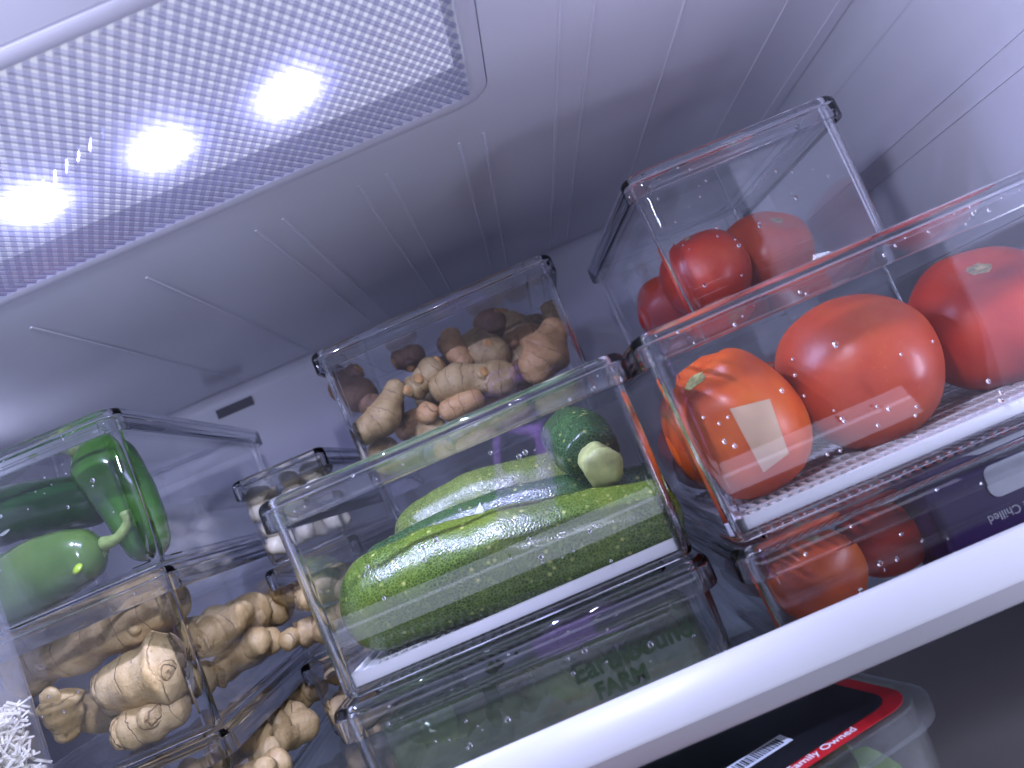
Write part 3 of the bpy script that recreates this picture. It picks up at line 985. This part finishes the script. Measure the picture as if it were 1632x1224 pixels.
rnT = random.Random(31)
for k in range(12):
    x, y, z = -0.122 + 0.0145 * k + rnT.uniform(-.004, .004), 0.668 + 0.024 * (k % 3) + rnT.uniform(-.006, .006), L2 + 0.018 + 0.017 * ((k * 2) % 3) + 0.012 * (k > 4)
    an, ti = rnT.uniform(0, 3.1), rnT.uniform(-.5, .5)
    dv = Vector((math.cos(an) * math.cos(ti), math.sin(an) * math.cos(ti), math.sin(ti))) * rnT.uniform(.020, .028)
    c_ = Vector((x, y, z))
    rr_ = rnT.uniform(.0105, .0140)
    kb = c_ + Vector((rnT.uniform(-1, 1), -.8, rnT.uniform(0, 1))).normalized() * rr_ * 1.5
    produce('turmeric_root', ('filler turmeric root buried in the heap, ' + ('first', 'second', 'third', 'fourth', 'fifth', 'sixth', 'seventh', 'eighth', 'ninth', 'tenth', 'eleventh', 'twelfth')[k] + ' from the left').replace('filler ', ''), 'turmeric root',
            M[('turmeric', 'turmeric_dark', 'turmeric_orange', 'turmeric')[k % 4]],
            [([c_ - dv, c_ + Vector((0, 0, .003)), c_ + dv], [rr_ * .8, rr_, rr_ * .75], dict(seg=24, rings=32, cap0=.9, cap1=.9, nz=rr_ * .16, nscale=.7 / rr_, seed=k * 1.3)),
             ([c_, (c_ + kb) / 2, kb], [rr_ * .7, rr_ * .62, rr_ * .5], dict(seg=18, rings=16, nz=rr_ * .1, nscale=1 / rr_, seed=k * 2.1))], GR)

# ------------------------------------------------------------------ ginger
GG = 'ginger roots in the bins'


def ginger(label, pts, r, seed, knobs=(), ends=(), mat='ginger', taper=None):
    """ends: (a, b, radius) flaky lumps that are parts"""
    P = [A(*p) for p in pts]
    n = len(P)
    rad = taper or [r * (0.85 + 0.2 * math.sin(math.pi * (i + .5) / n)) for i in range(n)]
    rn = random.Random(seed)
    specs = [(P, rad, dict(seg=32, rings=50, cap0=.8, cap1=.8, nz=r * .22, nscale=.62 / r, seed=seed * .37, bumps=[(rn.uniform(.1, .9), .09, rn.uniform(-.14, .20)) for _ in range(5)], squash=.9))]
    for (t_, q, kr) in knobs:
        a, b = catmull(P, t_), A(*q)
        specs.append(([a, (a + b) / 2, b], [kr * 1.15, kr, kr * .8], dict(seg=22, rings=20, cap1=.7, nz=kr * .16, nscale=.9 / r, seed=seed * .7)))
    parts = []
    for (p0, p1, kr) in ends:
        a, b = A(*p0), A(*p1)
        parts.append(('flaky_end', M['ginger_end'], [a, (a + b) / 2, b], [kr, kr * 1.12, kr * .92], dict(seg=48, rings=48, cap0=.8, cap1=.8, nz=kr * .24, nscale=1.5 / r, seed=seed)))
    return produce('ginger_root', label, 'ginger root', M[mat], specs, GG, parts)


ginger('thick smooth ginger root slanting across the top of its bin', [(20, 1075, .575), (95, 1035, .565), (170, 1005, .558), (232, 975, .555), (292, 942, .552)], .0190, 3,
       [(.62, (219, 1004, .533), .0055)], [((262, 958, .552), (286, 945, .552), .0180)], taper=[.0195, .0215, .0220, .0228, .0215])
ginger('ginger root with a rough flaky left end and a broken knob in the middle', [(165, 1100, .535), (215, 1082, .530), (262, 1062, .532), (305, 1040, .534)], .0178, 5,
       [(.65, (266, 1072, .513), .0098)], [((150, 1103, .533), (186, 1094, .532), .0118), ((262, 1071, .517), (268, 1074, .5115), .0080), ((296, 1044, .532), (310, 1044, .533), .0120)])
ginger('short ginger root with two rounded flaky lobes low at the front', [(190, 1172, .527), (225, 1152, .527), (258, 1138, .530), (302, 1110, .538)], .0148, 7,
       [(.45, (247, 1140, .516), .0098)], [((182, 1173, .526), (208, 1163, .524), .0098), ((245, 1141, .519), (250, 1143, .5145), .0085)])
ginger('tapering ginger finger pointing down at the left of its bin', [(88, 1102, .545), (100, 1140, .548), (112, 1182, .55)], .0120, 9, [(.05, (72, 1118, .535), .0085)], (), taper=[.0150, .0135, .0070])
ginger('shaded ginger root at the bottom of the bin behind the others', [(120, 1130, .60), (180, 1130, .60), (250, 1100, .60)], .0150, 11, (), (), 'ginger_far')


def gnarly(label, c, L, r, ang, seed, mat='ginger', nk=3, tilt=0.0):
    """a branching rhizome: a bent main root with stubby side knobs and one flaky broken end"""
    rn = random.Random(seed * 7 + 1)
    dv = Vector((math.cos(ang) * math.cos(tilt), math.sin(ang) * math.cos(tilt), math.sin(tilt)))
    sd = dv.cross(Vector((0, 0, 1))).normalized()
    c = Vector(c)
    P = [c + dv * (t_ * L / 2) + sd * rn.uniform(-.25, .25) * r * 2 + Vector((0, 0, rn.uniform(-.2, .35) * r)) for t_ in (-1, -.35, .3, 1)]
    rad = [r * rn.uniform(.75, 1.1) for _ in P]
    specs = [(P, rad, dict(seg=26, rings=36, cap0=.9, cap1=.9, nz=r * .24, nscale=.6 / r, seed=seed * .7, squash=.9, bumps=[(rn.uniform(.1, .9), .1, rn.uniform(-.15, .22)) for _ in range(4)]))]
    parts = []
    for k in range(nk):
        a = catmull(P, rn.uniform(.05, .95))
        w = (sd * rn.choice((-1, 1)) * rn.uniform(.5, 1) + Vector((0, 0, rn.uniform(-.3, 1))) + dv * rn.uniform(-.6, .6) - Vector((0, .35, 0))).normalized()
        b = a + w * r * rn.uniform(1.5, 2.4)
        kr = r * rn.uniform(.62, .82)
        specs.append(([a, (a + b) / 2, b], [kr * 1.2, kr * 1.0, kr * .95], dict(seg=20, rings=18, cap1=.8, nz=kr * .2, nscale=.9 / r, seed=seed + k)))
    q = (P[0] - P[1]).normalized()
    parts.append(('flaky_end', M['ginger_end'], [P[0] - q * rad[0] * .55, P[0] - q * rad[0] * .2, P[0] + q * rad[0] * .06], [rad[0] * .92, rad[0] * .86, rad[0] * .7], dict(seg=32, rings=24, cap0=.4, cap1=.7, nz=r * .16, nscale=1.6 / r, seed=seed)))
    return produce('ginger_root', label, 'ginger root', M[mat], specs, GG, parts)


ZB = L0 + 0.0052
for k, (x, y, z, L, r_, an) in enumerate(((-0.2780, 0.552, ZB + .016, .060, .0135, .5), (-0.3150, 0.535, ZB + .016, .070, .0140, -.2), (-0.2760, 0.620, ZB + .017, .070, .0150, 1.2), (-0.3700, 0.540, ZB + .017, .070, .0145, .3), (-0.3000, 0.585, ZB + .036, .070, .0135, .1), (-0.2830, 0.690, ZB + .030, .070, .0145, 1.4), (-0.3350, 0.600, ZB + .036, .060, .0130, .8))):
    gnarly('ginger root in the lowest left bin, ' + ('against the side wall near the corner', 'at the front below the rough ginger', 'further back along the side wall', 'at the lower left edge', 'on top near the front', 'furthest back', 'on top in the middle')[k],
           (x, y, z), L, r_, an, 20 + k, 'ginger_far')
ZB = L1 + 0.006
for k, (x, y, z, L, r_, an) in enumerate(((-0.2880, 0.640, ZB + .018, .070, .0165, 1.3), (-0.2860, 0.690, ZB + .044, .080, .0180, 1.5), (-0.2850, 0.605, ZB + .048, .055, .0150, 1.1), (-0.3350, 0.640, ZB + .050, .080, .0165, .4), (-0.3400, 0.600, ZB + .018, .080, .0160, .2))):
    gnarly('thick branching ginger root in the ginger bin, ' + ('low against the right wall', 'furthest back by the right wall', 'high behind the long root', 'behind the long smooth root', 'low behind the rough ended root')[k],
           (x, y, z), L, r_, an, 40 + k, 'ginger')
for k, (x, y, z, L, r_, an) in enumerate(((-0.2330, 0.672, ZB + .016, .045, .0130, .3), (-0.2000, 0.675, ZB + .015, .045, .0130, -.4), (-0.2180, 0.672, ZB + .040, .052, .0145, .1), (-0.1960, 0.690, ZB + .046, .045, .0130, .9), (-0.2330, 0.700, ZB + .044, .055, .0140, 1.2))):
    gnarly('knobbly ginger in the small bin under the garlic, ' + ('at the lower left front', 'at the lower right front', 'in the middle at the front', 'at the upper right', 'further back on the left')[k],
           (x, y, z), L, r_, an, 60 + k, 'ginger', 3)
ZB = L0 + 0.0052
for k, (x, y, z, L, r_, an) in enumerate(((-0.2280, 0.670, ZB + .015, .050, .0130, .2), (-0.1990, 0.672, ZB + .034, .045, .0130, -.5), (-0.2260, 0.690, ZB + .040, .050, .0130, .6))):
    gnarly('pale ginger in the lowest small bin, ' + ('at the front left', 'on top at the right', 'behind the front piece')[k], (x, y, z), L, r_, an, 80 + k, 'ginger', 3)

# ------------------------------------------------------------------ garlic
GA = 'peeled garlic cloves in the small bin'
rnG = random.Random(4)
for k in range(24):
    ix, iy, iz = k % 3, (k // 3) % 2, k // 6
    u = Vector((-0.2400 + 0.0262 * ix + rnG.uniform(-.003, .003), 0.6715 + 0.021 * iy + rnG.uniform(-.002, .002), 0.0030 + 0.016 + 0.0165 * iz + rnG.uniform(-.001, .001)))
    a = rnG.uniform(-1.2, 1.2) + (math.pi if k % 2 else 0)
    dv = Vector((math.cos(a), 0.25, math.sin(a) * .7)) * 0.0125
    bm = bmesh.new()
    loft(bm, [-dv, -dv * 0.1 + Vector((0, -.0018, .0014)), dv], [.0098, .0108, .0038], seg=20, rings=24, cap0=1.0, cap1=1.0, nz=.0007, nscale=90, squash=.8, seed=k)
    o = finish('garlic_clove', bm, M['garlic'], None, 180)
    o.location = u
    tag(o, 'peeled cream garlic clove heaped in the small lidded bin', 'garlic clove', GA)

# ------------------------------------------------------------------ peppers
GP = 'green peppers in the top left bin'
produce('green_pepper', 'dark glossy green pepper lying on its side at the left of its bin', 'pepper', M['pep_dark'],
        [([A(-70, 850, .575), A(0, 822, .572), A(80, 806, .570), A(140, 798, .572), A(182, 792, .575)], [.0200, .0222, .0215, .0200, .0150],
          dict(seg=40, rings=50, cap1=.9, lobes=3, lobe_amp=.035, nz=.0008, nscale=35))], GP,
        parts=[('skin_patch', M['tray'], [A(0, 853, .5535), A(8, 849, .5535), A(16, 842, .5540)], [.0018, .0022, .0016], dict(seg=12, rings=10, squash=.35))])  # small white sticker on the pepper
s0 = [A(160, 868, .535), A(186, 858, .532), A(203, 833, .532), A(197, 814, .531)]
bm_spot = [A(120, 910, .5105), A(124, 906, .5100), A(128, 902, .5105)]
produce('green_pepper', 'pale green pepper with a curved stem and a yellow spot, low in its bin', 'pepper', M['pep_pale'],
        [([A(-60, 960, .545), A(20, 940, .540), A(85, 905, .535), A(130, 886, .534), A(165, 872, .535)], [.0250, .0275, .0255, .0205, .0130],
          dict(seg=40, rings=50, cap1=.8, lobes=4, lobe_amp=.03, nz=.0012, nscale=35))], GP,
        parts=[('stem', M['pep_stem'], s0, [.0058, .0036, .0033, .0042], dict(seg=16, rings=24, cap0=.6, cap1=.3, nz=.0004, nscale=300)),
               ('calyx', M['pep_stem'], [A(152, 876, .535), A(164, 870, .534)], [.0118, .0085], dict(seg=24, rings=12, cap0=.3, cap1=.9, lobes=5, lobe_amp=.12, nz=.0008, nscale=200)),
               ('spot', M['pep_spot'], [A(117, 912, .5128), A(124, 906, .5118), A(131, 900, .5118)], [.0030, .0042, .0030], dict(seg=18, rings=12, squash=.5))])
produce('green_pepper', 'long mid green pepper hanging down the right side of its bin', 'pepper', M['pep'],
        [([A(135, 722, .572), A(172, 745, .566), A(203, 790, .562), A(228, 840, .560), A(248, 893, .560)], [.0185, .0235, .0215, .0185, .0125],
          dict(seg=40, rings=50, cap0=.8, lobes=3, lobe_amp=.05, nz=.001, nscale=35))], GP,
        parts=[('stem', M['pep_stem'], [A(132, 720, .572), A(108, 714, .572), A(78, 716, .570), A(40, 708, .572)], [.0085, .0052, .0045, .0050], dict(seg=16, rings=24, cap0=.6, cap1=.3, nz=.0005, nscale=200))])

# ------------------------------------------------------------------ writing helper


def text_mesh(name, body, size, mat, parent, M4, depth=0.0001, scale_x=1.0, align='LEFT', bold=0.0):
    cu = bpy.data.curves.new(name, 'FONT')
    cu.body, cu.size, cu.align_x = body, size, align
    cu.extrude = depth
    cu.offset = bold
    tmp = bpy.data.objects.new('tmp', cu)
    COL.objects.link(tmp)
    bpy.context.view_layer.update()
    me = bpy.data.meshes.new_from_object(tmp.evaluated_get(bpy.context.evaluated_depsgraph_get()))
    bpy.data.objects.remove(tmp)
    me.transform(M4 @ Matrix.Diagonal((scale_x, 1, 1, 1)))
    me.materials.clear()
    me.materials.append(mat)
    me.name = name
    return link(bpy.data.objects.new(name, me), parent)


def frame(o, x, y):
    x, y = Vector(x).normalized(), Vector(y).normalized()
    z = x.cross(y)
    o = Vector(o)
    return Matrix(((x.x, y.x, z.x, o.x), (x.y, y.y, z.y, o.y), (x.z, y.z, z.z, o.z), (0, 0, 0, 1)))


M['ink_green'] = plain('dark_green_print', (0.035, 0.075, 0.020), 0.5)
M['ink_white'] = plain('white_print', (0.75, 0.76, 0.78), 0.5)
M['ink_grey'] = plain('grey_print', (0.42, 0.43, 0.45), 0.5)
M['ink_black'] = plain('black_print', (0.012, 0.012, 0.014), 0.4)
M['leaf'] = skin_pepper('salad_leaf', (0.05, 0.12, 0.02), (0.11, 0.22, 0.03), (0.22, 0.33, 0.07))
M['leaf_pale'] = skin_pepper('pale_salad_leaf', (0.10, 0.15, 0.05), (0.18, 0.24, 0.09), (0.28, 0.33, 0.15))
M['box_film'] = thin_plastic('hazy_box_plastic', 0.45, (0.90, 0.95, 0.86), 9, mist_col=(0.62, 0.72, 0.46))
M['label_black'] = plain('black_label', (0.010, 0.010, 0.012), 0.3)
M['label_red'] = plain('red_label', (0.42, 0.012, 0.018), 0.35)
M['purple'] = plain('purple_pack', (0.030, 0.011, 0.070), 0.35, 0.12)


def leaf(bm, c, size, rn, mi=0):
    rz, rx, ry = rn.uniform(0, 6.28), rn.uniform(-1.1, 1.1), rn.uniform(-.8, .8)
    Rm = Matrix.Rotation(rz, 3, 'Z') @ Matrix.Rotation(rx, 3, 'X') @ Matrix.Rotation(ry, 3, 'Y')
    n, m = 7, 4
    g = []
    for i in range(n + 1):
        t_ = i / n
        wd = 0.42 * math.sin(math.pi * min(1, t_ * 0.94 + 0.05)) ** 0.8
        g.append([bm.verts.new(Vector(c) + Rm @ (Vector(((j / m - .5) * 2 * wd, t_ - .5, 0.22 * math.sin(t_ * 2.4) + 0.35 * abs(j / m - .5) ** 1.5 + 0.05 * math.sin(9 * t_ + j))) * size)) for j in range(m + 1)])
    for i in range(n):
        for j in range(m):
            bm.faces.new((g[i][j], g[i + 1][j], g[i + 1][j + 1], g[i][j + 1])).material_index = mi


# ------------------------------------------------------------------ old salad box inside the low middle bin
bx = empty('salad_box', (-0.05, 0.545, L0 + 0.0052))
tag(bx, 'hazy plastic salad box with dark green lettering, inside the low middle bin', 'salad box')
bm = bmesh.new()
bw, bd, bh = 0.186, 0.235, 0.047
sweep(bm, bw - .006, bd - .006, .012, [(0, 0.0003), (.003, .004), (.003, bh - .010), (.003, bh - .004), (.0014, bh - .0012), (-.003, bh), (-.0036, bh - .0012), (.0006, bh - .004), (.0016, .006), (-.001, .0016)], n=6)
finish('tub', bm, M['box_film'], bx, 40)
bm = bmesh.new()
slab(bm, bw - .012, bd - .012, .010, bh - .0026, bh - .0014)
finish('film', bm, M['box_film'], bx, 40)
bm = bmesh.new()
rn = random.Random(5)
for k in range(170):
    leaf(bm, (rn.uniform(-.076, .076), rn.uniform(-.100, .095), rn.uniform(.016, .030)), rn.uniform(.026, .036), rn, rn.choice((0, 0, 1)))
tag(finish('leaves', bm, [M['leaf'], M['leaf_pale']], bx, 180), kind='stuff')
yf = -bd / 2 - .0004
text_mesh('lettering', 'Earthbound', .0150, M['ink_green'], bx, frame((.018, yf, .0225), (1, 0, 0), (0, 0, 1)), scale_x=.98, bold=.0004)
text_mesh('lettering', 'FARM', .0120, M['ink_green'], bx, frame((.026, yf, .0105), (1, 0, 0), (0, 0, 1)), scale_x=1.0, bold=.0005)
bm = bmesh.new()
v0 = -.030
for px_ in (0,):
    pts = [(0, 0), (.004, .0022), (.008, 0), (.008, .013), (.004, .0105), (0, .013)]
    a = [bm.verts.new((v0 + x, yf, .0285 + z)) for x, z in pts]
    b = [bm.verts.new((v0 + x, yf - .0002, .0285 + z)) for x, z in pts]
    bm.faces.new(a)
    bm.faces.new(b[::-1])
    for i in range(6):
        bm.faces.new((a[i], a[(i + 1) % 6], b[(i + 1) % 6], b[i]))
finish('printed_mark', bm, M['ink_green'], bx)
bm = bmesh.new()
box(bm, .0015, .0300, yf - .0004, yf - .0001, .0035, .0055)
finish('printed_stripe', bm, plain('orange_print', (.45, .17, .03), .4), bx)

# ------------------------------------------------------------------ purple pack, upside down in the low right bin
pk = empty('purple_pack', (0.2250, 0.4250, L0 + 0.0052))
tag(pk, 'dark purple food pack lying upside down with a grey label, low at the right', 'food pack')
bm = bmesh.new()
sweep(bm, .110, .046, .006, [(-.002, 0), (0, .002), (0, .050), (-.002, .052)], closed=False, n=5)
slab(bm, .1058, .0418, .004, .0003, .0517, n=5)
finish('pouch', bm, M['purple'], pk, 40)
bm = bmesh.new()
lp, _ = rr(.078, .019, .005, 5)
a = [bm.verts.new((x + .014, -.0234, z + .0415)) for x, z in lp]
b = [bm.verts.new((x + .014, -.0238, z + .0415)) for x, z in lp]
bm.faces.new(a)
bm.faces.new(b[::-1])
for i in range(len(a)):
    bm.faces.new((a[i], a[(i + 1) % len(a)], b[(i + 1) % len(a)], b[i]))
finish('label', bm, plain('grey_label', (.42, .43, .46), .5, .08, 80), pk)
text_mesh('lettering', '/ Serve Chilled', .0062, M['ink_grey'], pk, frame((.005, -.0236, .0255), (-1, 0, 0), (0, 0, -1)), .0001)

# ------------------------------------------------------------------ salad box under the shelf
sb = empty('salad_box', (0.0, 0.0, 0.0))
zt = -0.1835
Pr, Pl = Vector((0.1330, 0.402, zt)), Vector((0.040, 0.3720, zt))
ex = (Pr - Pl).normalized()
ey = Vector((-ex.y, ex.x, 0))
wS, dS, hS = 0.205, 0.135, 0.085
cen = Pr - ex * (wS / 2) + ey * (dS / 2) - Vector((0, 0, hS))
sb.location = cen
sb.rotation_euler = (0, 0, math.atan2(ex.y, ex.x))
tag(sb, 'salad box with a black label edged in red, half hidden below the white rail', 'salad box')
M['box_clear'] = thin_plastic('clear_salad_box', 0.10, (.93, .95, .93), 6)
bm = bmesh.new()
sweep(bm, wS - .016, dS - .016, .016, [(-.006, 0), (.002, .006), (.006, hS - .012), (.0135, hS - .010), (.0135, hS - .003), (.010, hS - .0008), (.006, hS - .0012), (.0045, hS - .010), (.0, .007), (-.007, .0012)], n=7)
finish('tub', bm, M['box_clear'], sb, 40)
bm = bmesh.new()
slab(bm, wS - .004, dS - .004, .022, hS - .0026, hS - .0008, n=7)
finish('lid', bm, M['box_clear'], sb, 40)
bm = bmesh.new()
rn = random.Random(8)
for k in range(110):
    leaf(bm, (rn.uniform(-.075, .075), rn.uniform(-.045, .045), rn.uniform(.018, .060)), rn.uniform(.034, .05), rn, rn.choice((0, 1, 1)))
tag(finish('leaves', bm, [M['leaf'], M['leaf_pale']], sb, 180), kind='stuff')
bm = bmesh.new()
slab(bm, wS - .014, dS - .010, .018, hS + .0001, hS + .0005, n=7)
red = finish('red_label', bm, M['label_red'], sb)
bm = bmesh.new()
slab(bm, wS - .030, dS - .028, .013, hS + .0006, hS + .0009, n=7)
black = finish('black_label', bm, M['label_black'], sb)
zz = hS + .0011
fr = -dS / 2
text_mesh('lettering', '& Family Owned', .0072, M['ink_white'], red, frame((.010, fr + .0085, hS + .0007), (1, 0, 0), (0, 1, 0)), .00008)
text_mesh('lettering', 'OZ (142g)', .0085, M['ink_grey'], black, frame((-.036, fr + .021, zz), (1, 0, 0), (0, 1, 0)), .00008)
bm = bmesh.new()
box(bm, .000, .036, fr + .032, fr + .044, zz - .0001, zz)
finish('barcode_panel', bm, M['ink_white'], black)
bm = bmesh.new()
x = .0030
while x < .0325:
    wbar = rn.choice((.0004, .0006, .0009, .0012))
    box(bm, x, x + wbar, fr + .0342, fr + .042, zz + .0001, zz + .0002)
    x += wbar + rn.choice((.0005, .0007, .0010))
finish('barcode', bm, M['ink_black'], black)
bm = bmesh.new()
for row in range(7):
    x = -.065 + row * .0006
    y = fr + .0335 + row * .0034
    while x < -.006:
        wd = rn.uniform(.0012, .0045)
        box(bm, x, x + wd, y, y + .0011, zz, zz + .0001)
        x += wd + .0009
tag(finish('fine_print', bm, M['ink_grey'], black), kind='stuff')

# ------------------------------------------------------------------ jar of shredded cheese at the lower left
jr = empty('cheese_tub', (-0.3955, 0.4520, L0))
tag(jr, 'cloudy clear tub half filled with white shredded cheese, at the bottom left corner', 'tub')
bm = bmesh.new()
sweep(bm, .086, .080, .020, [(-.004, 0), (0, .004), (.0055, .235), (.0040, .235), (-.0016, .006), (-.006, .0016)], n=8)
slab(bm, .073, .067, .013, .0004, .0014, n=8)
finish('wall', bm, M['jar'], jr, 60)
bm = bmesh.new()
rn = random.Random(11)
M['cheese'] = plain('white_shredded_cheese', (0.84, 0.82, 0.70), 0.55, 0.05, 200)
for k in range(5200):
    c_ = Vector((rn.uniform(-.037, .037), rn.uniform(-.034, .034), rn.uniform(.030, .140)))
    c_.z = min(c_.z, .138 + .02 * noise.noise(c_ * 40) - .10 * abs(c_.x + 0.04) * .3)
    dv = Vector((rn.uniform(-1, 1), rn.uniform(-1, 1), rn.uniform(-.8, .8))).normalized() * rn.uniform(.003, .0075)
    sd = dv.orthogonal().normalized() * .0010
    s2 = dv.cross(sd).normalized() * .0008
    a = [bm.verts.new(c_ - dv + q) for q in (sd, s2, -sd, -s2)]
    b = [bm.verts.new(c_ + dv + q * .8 + Vector((0, 0, -.001))) for q in (sd, s2, -sd, -s2)]
    for i in range(4):
        bm.faces.new((a[i], a[(i + 1) % 4], b[(i + 1) % 4], b[i]))
    bm.faces.new(a[::-1])
    bm.faces.new(b)
tag(finish('shreds', bm, M['cheese'], jr), kind='stuff')

# ------------------------------------------------------------------ the phone that takes the picture, mirrored in the zucchini bin
ph = bpy.data.objects.new('phone', None)
link(ph)
ph.matrix_world = Matrix(((CR.x, CU.x, -FW.x, 0), (CR.y, CU.y, -FW.y, 0), (CR.z, CU.z, -FW.z, 0), (0, 0, 0, 1))) @ Matrix.Translation((-.0, .0, .006))
tag(ph, 'purple phone held up before the open refrigerator, taking the picture', 'phone')
bm = bmesh.new()
# held crosswise: long side along the picture's width
slab(bm, .078, .150, .011, 0.0, 0.0085, n=6)
for v in bm.verts:
    v.co.x -= .004
    v.co.y -= .050
finish('case', bm, plain('purple_case', (.40, .22, .55), .45), ph, 40)
bm = bmesh.new()
slab(bm, .046, .046, .009, -.0016, -.0002, n=5)
for v in bm.verts:
    v.co.x -= .011
    v.co.y -= .009
plate = finish('camera_plate', bm, plain('dark_phone_plate', (.03, .03, .045), .3), ph, 40)
ringm = plain('lens_ring', (.45, .45, .50), .25)
for lx, ly in ((0, 0), (-.022, .001), (-.0115, -.0195)):
    bm = bmesh.new()
    seg = 32
    pr = [(.0085, -.0017), (.0085, -.0032), (.0076, -.0034), (.0074, -.0018)]
    rg = [[bm.verts.new((lx + r_ * math.cos(2 * math.pi * k / seg), ly + r_ * math.sin(2 * math.pi * k / seg), z_)) for k in range(seg)] for r_, z_ in pr]
    for q in range(4):
        for k in range(seg):
            bm.faces.new((rg[q][k], rg[q][(k + 1) % seg], rg[(q + 1) % 4][(k + 1) % seg], rg[(q + 1) % 4][k]))
    finish('lens', bm, ringm, plate, 40)
